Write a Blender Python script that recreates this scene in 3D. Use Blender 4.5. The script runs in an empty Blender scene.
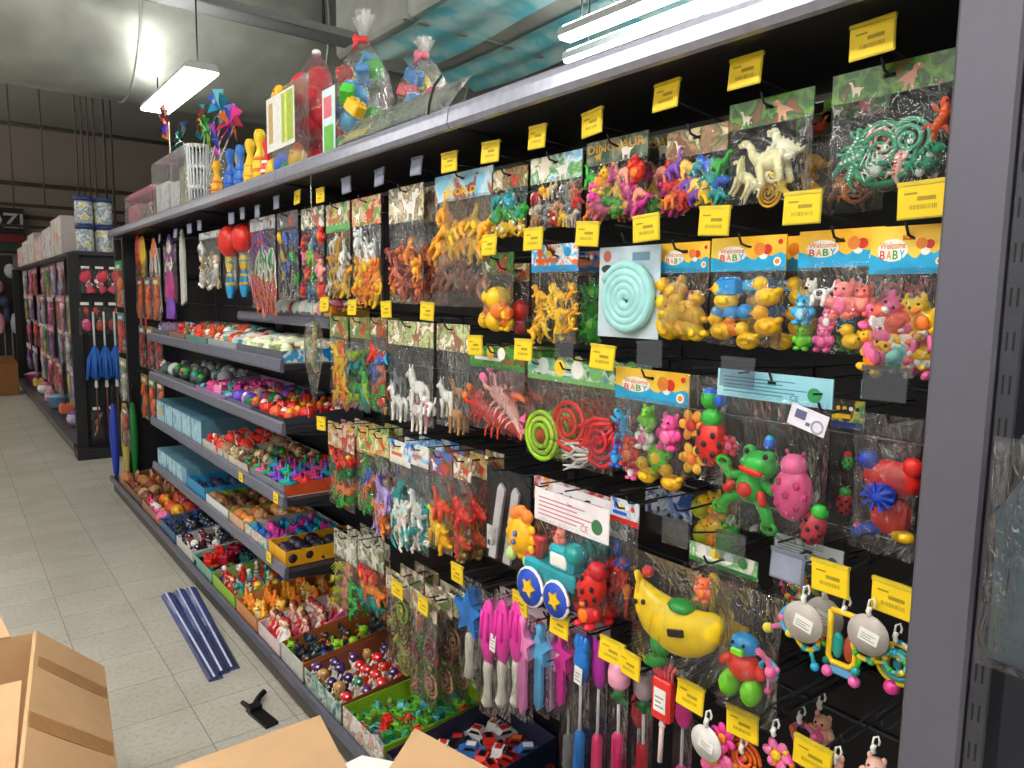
import bpy, math, random
from math import sin, cos, pi, radians as RD
from mathutils import Vector, Matrix, Euler
random.seed(7)
S = bpy.context.scene
COL = S.collection
R = random.uniform

# ------------------------------------------------------------------ camera
FPX, CH = 730.0, 1.6
CR, CD, CF = Vector((0.79096264, -0.61168299, 0.01490005)), Vector((-0.05860472, -0.09997631, -0.99326242)), Vector((0.60905138, 0.78476025, -0.11492503))
cam_data = bpy.data.cameras.new('camera')
cam_data.sensor_width = 36.0
cam_data.lens = FPX / 1024 * 36
cam_data.clip_start, cam_data.clip_end = 0.02, 200
cam = bpy.data.objects.new('camera', cam_data)
COL.objects.link(cam)
m = Matrix.Identity(4)
for i in range(3):
    m[i][0], m[i][1], m[i][2] = CR[i], -CD[i], -CF[i]
m[2][3] = CH
cam.matrix_world = m
S.camera = cam
EYE = Vector((0, 0, CH))

def at(px, py, X):
    """point of the world plane x = X seen at a photograph pixel"""
    r = CR * (px - 512) + CD * (py - 384) + CF * FPX
    return EYE + r * (X / r.x)
def atz(px, py, z):
    r = CR * (px - 512) + CD * (py - 384) + CF * FPX
    return EYE + r * ((z - CH) / r.z)
def mpp(p):
    """metres per pixel at point p"""
    return (Vector(p) - EYE).dot(CF) / FPX

# ------------------------------------------------------------------ materials
def lin(h):
    if isinstance(h, (tuple, list)):
        return tuple(h)[:3]
    h = h.lstrip('#')
    if len(h) == 3:
        h = ''.join(c * 2 for c in h)
    out = []
    for k in (0, 2, 4):
        c = int(h[k:k + 2], 16) / 255
        out.append(c / 12.92 if c <= .04045 else ((c + .055) / 1.055) ** 2.4)
    return tuple(out)
MATS = {}
def newmat(name):
    mt = bpy.data.materials.new(name)
    mt.use_nodes = True
    nt = mt.node_tree
    nt.nodes.clear()
    out = nt.nodes.new('ShaderNodeOutputMaterial')
    return mt, nt, out
def principled(nt, out, col, rough=.4, metal=0.0, spec=.5, coat=0.0):
    b = nt.nodes.new('ShaderNodeBsdfPrincipled')
    b.inputs['Base Color'].default_value = (*lin(col), 1)
    b.inputs['Roughness'].default_value = rough
    b.inputs['Metallic'].default_value = metal
    b.inputs['Specular IOR Level'].default_value = spec
    b.inputs['Coat Weight'].default_value = coat
    nt.links.new(b.outputs[0], out.inputs[0])
    return b
def solid(col, rough=.38, metal=0.0, spec=.5, var=.12, scale=40):
    """moulded plastic / paint with a slight procedural unevenness"""
    k = ('solid', str(col), rough, metal, spec, var, scale)
    if k in MATS:
        return MATS[k]
    mt, nt, out = newmat('plastic')
    b = principled(nt, out, col, rough, metal, spec)
    n = nt.nodes.new('ShaderNodeTexNoise')
    n.inputs['Scale'].default_value = scale
    n.inputs['Detail'].default_value = 2
    g = nt.nodes.new('ShaderNodeNewGeometry')
    nt.links.new(g.outputs['Position'], n.inputs['Vector'])
    r = nt.nodes.new('ShaderNodeValToRGB')
    c = lin(col)
    r.color_ramp.elements[0].position, r.color_ramp.elements[1].position = .3, .7
    r.color_ramp.elements[0].color = (*[x * (1 - var) for x in c], 1)
    r.color_ramp.elements[1].color = (*[min(1, x * (1 + var * .6)) for x in c], 1)
    nt.links.new(n.outputs[0], r.inputs[0])
    nt.links.new(r.outputs[0], b.inputs['Base Color'])
    MATS[k] = mt
    return mt
def printed(cols, scale=28, rough=.3, seed=0.0, smooth=False):
    """printed card: patches of the print's own colours"""
    k = ('print', tuple(cols), scale, rough, seed, smooth)
    if k in MATS:
        return MATS[k]
    mt, nt, out = newmat('printed_card')
    b = principled(nt, out, cols[0], rough)
    g = nt.nodes.new('ShaderNodeNewGeometry')
    mp = nt.nodes.new('ShaderNodeMapping')
    mp.inputs['Location'].default_value = (seed, seed * 1.7, seed * .6)
    n = nt.nodes.new('ShaderNodeTexNoise')
    n.inputs['Scale'].default_value = scale
    n.inputs['Detail'].default_value = 3
    n.inputs['Distortion'].default_value = .6
    nt.links.new(g.outputs['Position'], mp.inputs[0])
    nt.links.new(mp.outputs[0], n.inputs['Vector'])
    r = nt.nodes.new('ShaderNodeValToRGB')
    r.color_ramp.interpolation = 'LINEAR' if smooth else 'CONSTANT'
    N = len(cols)
    el = r.color_ramp.elements
    while len(el) < N:
        el.new(.5)
    for i, c in enumerate(cols):
        el[i].position = 0 if i == 0 else .36 + .28 * (i - .5) / max(1, N - 1)
        el[i].color = (*lin(c), 1)
    nt.links.new(n.outputs[0], r.inputs[0])
    nt.links.new(r.outputs[0], b.inputs['Base Color'])
    MATS[k] = mt
    return mt
def film(tint='#f8fafa', gloss=.04, bump=.6, scale=15, rough=.1, key=''):
    """clear crinkled plastic film"""
    k = ('film', tint, gloss, bump, scale, rough)
    if k in MATS:
        return MATS[k]
    mt, nt, out = newmat('clear_film')
    tr = nt.nodes.new('ShaderNodeBsdfTransparent')
    tr.inputs[0].default_value = (*lin(tint), 1)
    gl = nt.nodes.new('ShaderNodeBsdfGlossy')
    gl.inputs['Color'].default_value = (1, 1, 1, 1)
    gl.inputs['Roughness'].default_value = rough
    g = nt.nodes.new('ShaderNodeNewGeometry')
    mp = nt.nodes.new('ShaderNodeMapping')
    mp.inputs['Rotation'].default_value = (.5, .3, .2)
    mp.inputs['Scale'].default_value = (1, 1.6, .8)
    n = nt.nodes.new('ShaderNodeTexNoise')
    n.inputs['Scale'].default_value = scale
    n.inputs['Detail'].default_value = 3.5
    n.inputs['Distortion'].default_value = 2.0
    bp = nt.nodes.new('ShaderNodeBump')
    bp.inputs['Strength'].default_value = bump
    bp.inputs['Distance'].default_value = .03
    nt.links.new(g.outputs['Position'], mp.inputs[0])
    nt.links.new(mp.outputs[0], n.inputs['Vector'])
    nt.links.new(n.outputs[0], bp.inputs['Height'])
    nt.links.new(bp.outputs[0], gl.inputs['Normal'])
    lw = nt.nodes.new('ShaderNodeLayerWeight')
    lw.inputs['Blend'].default_value = .12
    nt.links.new(bp.outputs[0], lw.inputs['Normal'])
    ma = nt.nodes.new('ShaderNodeMath')
    ma.operation = 'MULTIPLY_ADD'
    ma.use_clamp = True
    ma.inputs[1].default_value = 1.0
    ma.inputs[2].default_value = gloss
    nt.links.new(lw.outputs['Fresnel'], ma.inputs[0])
    mx = nt.nodes.new('ShaderNodeMixShader')
    nt.links.new(ma.outputs[0], mx.inputs[0])
    nt.links.new(tr.outputs[0], mx.inputs[1])
    nt.links.new(gl.outputs[0], mx.inputs[2])
    nt.links.new(mx.outputs[0], out.inputs[0])
    MATS[k] = mt
    return mt
def emit(col, strength):
    k = ('emit', col, strength)
    if k in MATS:
        return MATS[k]
    mt, nt, out = newmat('lamp_glow')
    e = nt.nodes.new('ShaderNodeEmission')
    e.inputs[0].default_value = (*lin(col), 1)
    e.inputs[1].default_value = strength
    nt.links.new(e.outputs[0], out.inputs[0])
    MATS[k] = mt
    return mt

# ------------------------------------------------------------------ mesh building
class MB:
    def __init__(s):
        s.v, s.f, s.m, s.s = [], [], [], []
    def add(s, vs, fs, mat=0, smooth=True):
        b = len(s.v)
        s.v.extend(tuple(v) for v in vs)
        for f in fs:
            s.f.append(tuple(b + i for i in f)); s.m.append(mat); s.s.append(smooth)
        return s
    def xf(s, M, start=0):
        for i in range(start, len(s.v)):
            s.v[i] = tuple(M @ Vector(s.v[i]))
        return s
    def merge(s, o, M=None, off=0):
        vs = o.v if M is None else [tuple(M @ Vector(v)) for v in o.v]
        b = len(s.v)
        s.v.extend(vs)
        for f, mm, sm in zip(o.f, o.m, o.s):
            s.f.append(tuple(b + i for i in f)); s.m.append(mm + off); s.s.append(sm)
        return s
    def mesh(s, name, mats):
        me = bpy.data.meshes.new(name)
        me.from_pydata(s.v, [], s.f)
        for mt in mats:
            me.materials.append(mt)
        me.polygons.foreach_set('material_index', s.m)
        me.polygons.foreach_set('use_smooth', s.s)
        me.update()
        return me
    def obj(s, name, mats, parent=None, loc=None, rot=None):
        if not isinstance(mats, (list, tuple)):
            mats = [mats]
        o = bpy.data.objects.new(name, s.mesh(name, mats))
        COL.objects.link(o)
        if parent is not None:
            o.parent = parent
        if loc is not None:
            o.location = loc
        if rot is not None:
            o.rotation_euler = rot
        return o

def box(mb, lo, hi, mat=0, bev=0.0, M=None):
    x0, y0, z0 = lo; x1, y1, z1 = hi
    b = len(mb.v)
    if bev <= 0:
        vs = [(x, y, z) for x in (x0, x1) for y in (y0, y1) for z in (z0, z1)]
        fs = [(0, 1, 3, 2), (4, 6, 7, 5), (0, 4, 5, 1), (2, 3, 7, 6), (0, 2, 6, 4), (1, 5, 7, 3)]
    else:
        bev = min(bev, abs(x1 - x0) * .45, abs(y1 - y0) * .45, abs(z1 - z0) * .45)
        vs, idx = [], {}
        for sx in (0, 1):
            for sy in (0, 1):
                for sz in (0, 1):
                    c = ((x0, x1)[sx], (y0, y1)[sy], (z0, z1)[sz])
                    d = [(bev, -bev)[q] for q in (sx, sy, sz)]
                    for ax in range(3):
                        p = [c[k] + d[k] for k in range(3)]; p[ax] = c[ax]
                        idx[sx, sy, sz, ax] = len(vs); vs.append(tuple(p))
        fs = []
        for ax in range(3):
            o1, o2 = [a for a in range(3) if a != ax]
            for sd in (0, 1):
                q = []
                for a, b2 in ((0, 0), (1, 0), (1, 1), (0, 1)):
                    k = [0, 0, 0]; k[ax] = sd; k[o1] = a; k[o2] = b2
                    q.append(idx[k[0], k[1], k[2], ax])
                fs.append(tuple(q))
        for ax in range(3):
            o1, o2 = [a for a in range(3) if a != ax]
            for a in (0, 1):
                for b2 in (0, 1):
                    q = []
                    for sd, fa in ((0, o1), (1, o1), (1, o2), (0, o2)):
                        k = [0, 0, 0]; k[ax] = sd; k[o1] = a; k[o2] = b2
                        q.append(idx[k[0], k[1], k[2], fa])
                    fs.append(tuple(q))
        for sx in (0, 1):
            for sy in (0, 1):
                for sz in (0, 1):
                    fs.append(tuple(idx[sx, sy, sz, a] for a in range(3)))
    mb.add(vs, fs, mat, False)
    if M is not None:
        mb.xf(M, b)
    return mb
def ell(mb, c, r, mat=0, rot=None, seg=10, ring=6):
    if not isinstance(r, (tuple, list)):
        r = (r, r, r)
    vs = [(0, 0, -1)]
    for i in range(1, ring):
        t = -pi / 2 + pi * i / ring
        for j in range(seg):
            a = 2 * pi * j / seg
            vs.append((cos(t) * cos(a), cos(t) * sin(a), sin(t)))
    vs.append((0, 0, 1))
    fs = []
    for j in range(seg):
        k = (j + 1) % seg
        fs.append((0, 1 + k, 1 + j))
        for i in range(ring - 2):
            fs.append((1 + i * seg + j, 1 + i * seg + k, 1 + (i + 1) * seg + k, 1 + (i + 1) * seg + j))
        fs.append((len(vs) - 1, 1 + (ring - 2) * seg + j, 1 + (ring - 2) * seg + k))
    Rm = Euler(rot).to_matrix() if rot else None
    c = Vector(c)
    out = []
    for v in vs:
        p = Vector((v[0] * r[0], v[1] * r[1], v[2] * r[2]))
        if Rm:
            p = Rm @ p
        out.append(tuple(p + c))
    return mb.add(out, fs, mat, True)
def tube(mb, pts, rad, mat=0, n=7, cap=True, flat=1.0):
    P = [Vector(p) for p in pts]
    if not isinstance(rad, (list, tuple)):
        rad = [rad] * len(P)
    up = None
    vs, fs = [], []
    for i, p in enumerate(P):
        t = (P[min(i + 1, len(P) - 1)] - P[max(i - 1, 0)])
        t = t.normalized() if t.length > 1e-9 else Vector((0, 0, 1))
        if up is None:
            up = Vector((0, 1, 0)) if abs(t.y) < .9 else Vector((1, 0, 0))
        a = (up - t * up.dot(t)).normalized()
        b = t.cross(a)
        up = a
        for j in range(n):
            q = 2 * pi * j / n
            vs.append(tuple(p + (a * cos(q) * flat + b * sin(q)) * rad[i]))
    for i in range(len(P) - 1):
        for j in range(n):
            k = (j + 1) % n
            fs.append((i * n + j, i * n + k, (i + 1) * n + k, (i + 1) * n + j))
    if cap:
        for e, i in ((0, 0), (1, len(P) - 1)):
            t = (P[0] - P[1]) if e == 0 else (P[-1] - P[-2])
            t = t.normalized() if t.length > 1e-9 else Vector((0, 0, 1))
            vs.append(tuple(P[i] + t * rad[i] * .6))
            c = len(vs) - 1
            for j in range(n):
                k = (j + 1) % n
                fs.append((c, i * n + k, i * n + j) if e == 0 else (c, i * n + j, i * n + k))
    return mb.add(vs, fs, mat, True)
def lathe(mb, prof, mat=0, n=14, M=None, smooth=True):
    b = len(mb.v)
    vs, fs = [], []
    for r, z in prof:
        for j in range(n):
            a = 2 * pi * j / n
            vs.append((r * cos(a), r * sin(a), z))
    for i in range(len(prof) - 1):
        for j in range(n):
            k = (j + 1) % n
            fs.append((i * n + j, i * n + k, (i + 1) * n + k, (i + 1) * n + j))
    if prof[0][0] > 1e-6:
        fs.append(tuple(reversed(range(n))))
    if prof[-1][0] > 1e-6:
        fs.append(tuple(range((len(prof) - 1) * n, len(prof) * n)))
    mb.add(vs, fs, mat, smooth)
    if M is not None:
        mb.xf(M, b)
    return mb
def prism(mb, outline, y0, y1, mat=0, smooth=False):
    """outline in x,z; thickness along y"""
    n = len(outline)
    vs = [(x, y0, z) for x, z in outline] + [(x, y1, z) for x, z in outline]
    fs = [tuple(range(n)), tuple(reversed(range(n, 2 * n)))]
    fs += [(i, (i + 1) % n, n + (i + 1) % n, n + i) for i in range(n)]
    return mb.add(vs, fs, mat, smooth)
def disc(mb, c, r, y, mat=0, n=16, rz=None):
    rz = rz or r
    return mb.add([(c[0] + r * cos(2 * pi * j / n), y, c[1] + rz * sin(2 * pi * j / n)) for j in range(n)], [tuple(range(n))], mat, False)
def rect(mb, x0, z0, x1, z1, y, mat=0):
    return mb.add([(x0, y, z0), (x1, y, z0), (x1, y, z1), (x0, y, z1)], [(0, 1, 2, 3)], mat, False)
TXT = {}
def text(mb, body, cx, cz, h, y, mat=0, w=None, shear=0.0):
    """flat lettering in the x,z plane facing -y, centred on cx,cz"""
    if body not in TXT:
        cu = bpy.data.curves.new('lettering', 'FONT')
        cu.body = body
        cu.align_x, cu.align_y = 'CENTER', 'CENTER'
        cu.resolution_u = 2
        cu.offset = .018
        o = bpy.data.objects.new('lettering', cu)
        COL.objects.link(o)
        dg = bpy.context.evaluated_depsgraph_get()
        me = o.evaluated_get(dg).to_mesh()
        vs = [tuple(v.co) for v in me.vertices]
        fs = [tuple(p.vertices) for p in me.polygons]
        o.evaluated_get(dg).to_mesh_clear()
        bpy.data.objects.remove(o); bpy.data.curves.remove(cu)
        xs = [v[0] for v in vs]; ys = [v[1] for v in vs]
        TXT[body] = (vs, fs, min(xs), max(xs), min(ys), max(ys))
    vs, fs, a, b, c, d = TXT[body]
    k = h / (d - c)
    kx = k if w is None else w / (b - a)
    mb.add([(cx + (v[0] - (a + b) / 2) * kx + shear * (v[1] - c) * k, y, cz + (v[1] - (c + d) / 2) * k) for v in vs], fs, mat, False)

def empty(name, loc, rz=0.0):
    o = bpy.data.objects.new(name, None)
    COL.objects.link(o)
    o.location = loc
    o.rotation_euler = (0, 0, rz)
    o.empty_display_size = .02
    return o
LABELS = {}
def tag(o, label, cat, group=None, kind=None):
    if len(label.split()) > 16: print('LONG', label)
    o['label'] = label; o['category'] = cat
    if group: o['group'] = group
    if kind: o['kind'] = kind
    return o
def struct(o):
    o['kind'] = 'structure'
    return o
FACE = -pi / 2     # local -y looks out into the aisle (world -x)
# ------------------------------------------------------------------ toys (unit size, seen from -y)
def arc(cx, cz, r, a0, a1, n=8, y=0, rz=None):
    rz = rz or r
    return [(cx + r * cos(RD(a0 + (a1 - a0) * i / (n - 1))), y, cz + rz * sin(RD(a0 + (a1 - a0) * i / (n - 1)))) for i in range(n)]
def eyes(mb, x, y, z, r=.035, dx=.08):
    for s in (-1, 1):
        ell(mb, (x + s * dx, y, z), r, 2, seg=6, ring=4)
def t_dino(mb):
    ell(mb, (0, 0, 0), (.25, .17, .2), 0, (0, .3, 0))
    tube(mb, [(.12, 0, -.02), (.3, 0, -.1), (.44, 0, -.1), (.52, 0, -.02)], [.15, .1, .05, .015])
    tube(mb, [(-.12, 0, .08), (-.2, 0, .22), (-.24, 0, .34)], [.15, .11, .09])
    ell(mb, (-.31, 0, .4), (.16, .1, .09)); ell(mb, (-.36, 0, .33), (.1, .07, .04), 1)
    for s in (-1, 1):
        tube(mb, [(.04, s * .12, -.08), (-.05, s * .15, -.26), (.04, s * .15, -.42), (-.1, s * .15, -.46)], [.11, .08, .05, .05])
        tube(mb, [(-.16, s * .13, .08), (-.28, s * .15, .0), (-.33, s * .14, .06)], [.05, .035, .025])
        ell(mb, (-.33, s * .08, .45), .03, 2, seg=6, ring=4)
    for i in range(5):
        ell(mb, (-.16 + i * .12, 0, .3 - i * .07), (.03, .02, .06), 1, seg=6, ring=4)
def t_longneck(mb):
    ell(mb, (.03, 0, 0), (.27, .18, .18))
    tube(mb, [(-.15, 0, .04), (-.28, 0, .2), (-.3, 0, .36), (-.36, 0, .44)], [.13, .08, .06, .06])
    ell(mb, (-.41, 0, .45), (.1, .06, .06)); tube(mb, [(.22, 0, .02), (.38, 0, -.05), (.52, 0, .06)], [.12, .06, .015])
    for sx in (-.14, .18):
        for s in (-1, 1):
            tube(mb, [(sx, s * .12, -.05), (sx, s * .14, -.25), (sx, s * .14, -.38)], [.08, .06, .065])
    for s in (-1, 1):
        ell(mb, (-.43, s * .05, .48), .02, 2, seg=6, ring=4)
    for i in range(4):
        ell(mb, (-.12 + i * .1, 0, .18 - abs(i - 1.5) * .02), (.03, .02, .05), 1, seg=6, ring=4)
def t_horse(mb):
    ell(mb, (.03, 0, 0), (.27, .13, .14))
    tube(mb, [(-.16, 0, .04), (-.26, 0, .18), (-.31, 0, .3)], [.12, .09, .07])
    tube(mb, [(-.28, 0, .32), (-.4, 0, .24), (-.46, 0, .2)], [.07, .055, .045])
    for sx in (-.16, .2):
        for s in (-1, 1):
            tube(mb, [(sx, s * .08, -.06), (sx + .02, s * .08, -.25), (sx, s * .08, -.42), (sx - .02, s * .08, -.46)], [.07, .045, .035, .045])
    tube(mb, [(.28, 0, .06), (.38, 0, -.05), (.4, 0, -.25)], [.04, .05, .02], 1)
    tube(mb, [(-.12, 0, .16), (-.21, 0, .28), (-.26, 0, .38)], [.03, .045, .03], 1)
    for s in (-1, 1):
        ell(mb, (-.28, s * .05, .4), (.02, .015, .05), seg=6, ring=4); ell(mb, (-.34, s * .06, .31), .02, 2, seg=6, ring=4)
def t_cat(mb):
    ell(mb, (.05, 0, -.08), (.26, .17, .16)); ell(mb, (-.24, -.02, .14), (.18, .17, .16))
    for sx in (-.12, .2):
        for s in (-1, 1):
            tube(mb, [(sx, s * .1, -.12), (sx, s * .11, -.28), (sx - .03, s * .11, -.38)], [.08, .07, .07])
    tube(mb, [(.28, 0, 0), (.4, 0, .1), (.44, 0, .28)], [.05, .04, .03])
    for s in (-1, 1):
        ell(mb, (-.24 + s * .11, 0, .3), (.05, .03, .08), seg=6, ring=4); ell(mb, (-.3 + s * .07, -.16, .18), .028, 2, seg=6, ring=4)
    ell(mb, (-.3, -.16, .09), (.07, .05, .05), 1); ell(mb, (.08, -.14, -.05), (.1, .05, .09), 1)
def t_duck(mb):
    ell(mb, (.04, 0, -.12), (.36, .26, .25)); ell(mb, (-.16, -.04, .22), (.22, .2, .2))
    ell(mb, (.34, 0, .02), (.14, .14, .09), 0, (0, -.6, 0))
    ell(mb, (-.36, -.06, .19), (.12, .1, .045), 1)
    for s in (-1, 1):
        ell(mb, (.08, s * .23, -.1), (.19, .06, .12), 0, (0, .2, 0)); ell(mb, (-.26, -.04 + s * .14, .3), .035, 2, seg=6, ring=4)
def t_chub(mb):
    ell(mb, (0, 0, -.1), (.3, .24, .28)); ell(mb, (0, -.03, .2), (.24, .22, .21))
    for s in (-1, 1):
        ell(mb, (s * .17, 0, .38), (.07, .05, .1)); ell(mb, (s * .28, -.08, -.05), (.1, .09, .13)); ell(mb, (s * .16, -.14, -.36), (.12, .15, .08))
        ell(mb, (s * .09, -.22, .25), .035, 2, seg=6, ring=4)
    ell(mb, (0, -.23, .14), (.09, .06, .06), 1); ell(mb, (0, -.2, -.12), (.16, .06, .17), 1)
def t_lizard(mb):
    P = [(-.05, 0, .48), (0, 0, .36), (.05, 0, .2), (.0, 0, .02), (-.06, 0, -.14), (.0, 0, -.32), (.1, 0, -.48)]
    tube(mb, P, [.05, .09, .1, .12, .08, .045, .01])
    ell(mb, (-.04, -.02, .42), (.09, .08, .1)); 
    for s in (-1, 1):
        tube(mb, [(.03, 0, .2), (s * .2 + .02, 0, .28), (s * .27, 0, .38)], [.045, .04, .03])
        tube(mb, [(-.04, 0, -.08), (s * .18 - .04, 0, -.02), (s * .26 - .04, 0, -.14)], [.05, .045, .03])
        ell(mb, (-.04 + s * .06, -.07, .44), .025, 2, seg=6, ring=4)
    for i in range(5):
        ell(mb, (.03 - .02 * i, -.1, .26 - i * .09), (.04, .03, .03), 1, seg=6, ring=4)
def t_coil(mb):
    P, r = [], []
    for i in range(46):
        a = i * .42; q = .07 + .009 * i
        P.append((q * cos(a), -.02 - .05 * sin(i * .14), q * sin(a))); r.append(.032 + .0004 * i)
    r[-1] = .015
    tube(mb, P, r, 0, 6)
    ell(mb, (.07, -.07, .02), (.06, .05, .05), 1); eyes(mb, .08, -.11, .03, .015, .03)
def t_ring(mb):
    for k, q in enumerate((.45, .33, .21)):
        tube(mb, arc(0, 0, q, 0, 350, 22, -.02 * k), .05, k % 2, 6)
    ell(mb, (0, 0, 0), (.1, .08, .12), 1)
def t_turtle(mb):
    ell(mb, (0, 0, 0), (.3, .2, .26), 1); ell(mb, (0, -.05, 0), (.34, .13, .3))
    ell(mb, (-.02, -.08, .36), (.13, .12, .13))
    for sx in (-1, 1):
        for sz in (-1, 1):
            ell(mb, (sx * .3, -.03, sz * .2), (.16, .07, .09), 0, (0, sx * sz * -.6, 0))
        ell(mb, (-.02 + sx * .06, -.19, .4), .025, 2, seg=6, ring=4)
    ell(mb, (0, 0, -.32), (.04, .04, .08))
def t_fish(mb):
    ell(mb, (-.05, 0, 0), (.32, .14, .2))
    prism(mb, [(.2, 0), (.45, .2), (.38, 0), (.45, -.2)], -.03, .03, 1); prism(mb, [(-.15, .15), (.05, .34), (.15, .12)], -.03, .03, 1)
    ell(mb, (-.1, -.12, -.05), (.1, .04, .06), 1)
    for s in (-1, 1):
        ell(mb, (-.25, s * .1, .05), .035, 2, seg=6, ring=4)
def t_lobster(mb):
    tube(mb, [(-.3, 0, .02), (-.1, 0, .04), (.1, 0, .02), (.28, 0, -.04), (.42, 0, -.12)], [.08, .13, .12, .09, .05])
    for s in (-1, 1):
        tube(mb, [(-.25, s * .05, .05), (-.4, s * .1, .12 + s * .08), (-.5, s * .06, .16 + s * .06)], [.035, .04, .03])
        ell(mb, (-.52, s * .06, .2 + s * .08), (.1, .05, .07), 1)
        for k in range(3):
            tube(mb, [(-.1 + k * .13, s * .08, -.03), (-.12 + k * .14, s * .2, -.12), (-.14 + k * .15, s * .2, -.24)], [.025, .02, .015], 0, 5)
        prism(mb, [(.4, -.1), (.52, -.02 + s * .1), (.55, -.14 + s * .08)], -.02, .02, 1)
        tube(mb, [(-.32, s * .03, .08), (-.5, s * .04, .34)], [.012, .006], 1, 5)
        ell(mb, (-.34, s * .06, .08), .025, 2, seg=6, ring=4)
def t_ladybug(mb):
    ell(mb, (0, 0, -.05), (.3, .22, .42)); ell(mb, (0, -.02, .36), (.2, .17, .17), 1)
    for x, z in ((-.13, .12), (.14, .1), (0, -.05), (-.15, -.2), (.15, -.22), (0, -.34), (-.24, -.02), (.24, -.05)):
        y = -.22 * math.sqrt(max(.05, 1 - (x / .3) ** 2 - ((z + .05) / .42) ** 2))
        ell(mb, (x, y, z), (.055, .02, .06), 2, seg=8, ring=4)
    for s in (-1, 1):
        tube(mb, [(s * .08, 0, .46), (s * .14, 0, .56)], [.02, .03], 2, 5)
def t_frog(mb):
    """wind-up frog with splayed jointed limbs"""
    ell(mb, (0, 0, -.02), (.2, .16, .2)); ell(mb, (.08, -.04, .3), (.24, .2, .17)); ell(mb, (.08, -.2, .24), (.18, .05, .05), 1)
    for s in (-1, 1):
        ell(mb, (.08 + s * .13, -.08, .44), (.08, .08, .08)); ell(mb, (.08 + s * .13, -.15, .45), .04, 2, seg=6, ring=4)
        tube(mb, [(s * .16, 0, .08), (s * .3, -.03, .04), (s * .4, -.03, .14)], [.06, .07, .06])
        tube(mb, [(s * .14, 0, -.15), (s * .26, -.03, -.24), (s * .34, -.03, -.38)], [.07, .075, .07])
        tube(mb, [(s * .2, -.1, -.02), (s * .27, -.12, -.14)], [.055, .055], 1)
        for hx, hz in ((.42, .18), (.36, -.42)):
            tube(mb, arc(s * hx, hz, .09, 0, 360, 10, -.04, .06), .03, 0, 6)
    ell(mb, (0, -.14, -.04), (.11, .06, .1), 1)
def t_banana(mb):
    P = arc(.08, .36, .56, 188, 312, 11)
    tube(mb, P, [.06, .15, .21, .25, .265, .27, .26, .24, .21, .16, .08], 0, 14, flat=.7)
    tube(mb, [P[0], (P[0][0] - .03, 0, P[0][2] + .1)], [.05, .035], 0, 6)
    box(mb, (-.04, -.215, -.2), (.14, -.18, -.13), 2)
    ell(mb, (.06, -.04, .06), (.15, .14, .07), 1, (0, .3, 0))
    for x, z in ((-.3, -.34),):
        ell(mb, (x, -.05, z), (.12, .1, .13), 1); ell(mb, (x - .08, -.08, z - .16), (.15, .11, .07), 1)
    eyes(mb, -.42, -.14, .1, .03, .06)
def t_sun(mb):
    """smiling round face with petals"""
    for k in range(12):
        a = 2 * pi * k / 12
        ell(mb, (.33 * cos(a), 0, .33 * sin(a)), (.12, .06, .1), 0, (0, -a, 0), 8, 5)
    ell(mb, (0, -.02, 0), (.34, .14, .34))
    for s in (-1, 1):
        ell(mb, (s * .02, -.16, .08 * s), .055, 3); ell(mb, (s * .26, -.02, -.4), (.14, .1, .14), 4); ell(mb, (s * .16, 0, .4), (.16, .1, .14), 1)
    ell(mb, (0, 0, .47), (.15, .1, .12), 1)
def t_train(mb):
    box(mb, (-.45, -.16, -.1), (.45, .16, .12), 0, .04); box(mb, (.0, -.17, .1), (.42, .17, .4), 0, .05); box(mb, (.06, -.19, .16), (.34, .19, .32), 3, .02)
    lathe(mb, [(.07, 0), (.07, .18), (.11, .24), (.11, .28)], 1, 10, Matrix.Translation((-.26, 0, .1))); ell(mb, (-.42, 0, .06), (.1, .14, .14), 1)
    for x, r in ((-.24, .22), (.22, .2)):
        lathe(mb, [(.0, -.06), (r, -.06), (r, .06), (0, .06)], 2, 16, Matrix.Translation((x, -.2, -.2)) @ Matrix.Rotation(pi / 2, 4, 'X'))
        tube(mb, arc(x, -.2, r * .98, 0, 345, 16, -.22), .035, 3, 6)
        prism(mb, [(x + q * cos(a), -.2 + q * sin(a)) for k in range(10) for a, q in (((k * pi / 5), r * (.55, .28)[k % 2]),)], -.29, -.26, 4)
def t_car(mb):
    prism(mb, [(-.48, -.12), (.48, -.12), (.48, .02), (.4, .08), (.24, .1), (.14, .25), (-.2, .25), (-.34, .09), (-.48, .05)], -.2, .2, 0)
    prism(mb, [(-.27, .1), (.18, .1), (.11, .21), (-.18, .21)], -.205, .205, 2); box(mb, (-.5, -.18, -.12), (-.46, .18, -.04), 1); box(mb, (.46, -.18, -.12), (.5, .18, -.04), 1)
    box(mb, (-.2, -.12, .25), (.14, .12, .27), 1, .01)
    for x in (-.29, .29):
        for s in (-1, 1):
            lathe(mb, [(0, -.04), (.11, -.04), (.11, .04), (0, .04)], 2, 10, Matrix.Translation((x, s * .2, -.12)) @ Matrix.Rotation(pi / 2, 4, 'X'))
def t_figure(mb):
    """small standing figure with a big rounded head"""
    ell(mb, (0, 0, -.1), (.17, .14, .2)); ell(mb, (0, 0, .2), (.24, .22, .2), 1); ell(mb, (0, -.1, .12), (.17, .13, .11), 3)
    for s in (-1, 1):
        tube(mb, [(s * .08, 0, -.22), (s * .1, -.01, -.36), (s * .1, -.05, -.44)], [.08, .08, .08])
        tube(mb, [(s * .15, 0, .0), (s * .25, -.05, -.08), (s * .24, -.12, -.14)], [.055, .05, .055], 3)
        ell(mb, (s * .07, -.21, .16), .03, 2, seg=6, ring=4); ell(mb, (s * .12, -.08, .3), (.07, .08, .05), 3, seg=6, ring=4)
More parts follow.
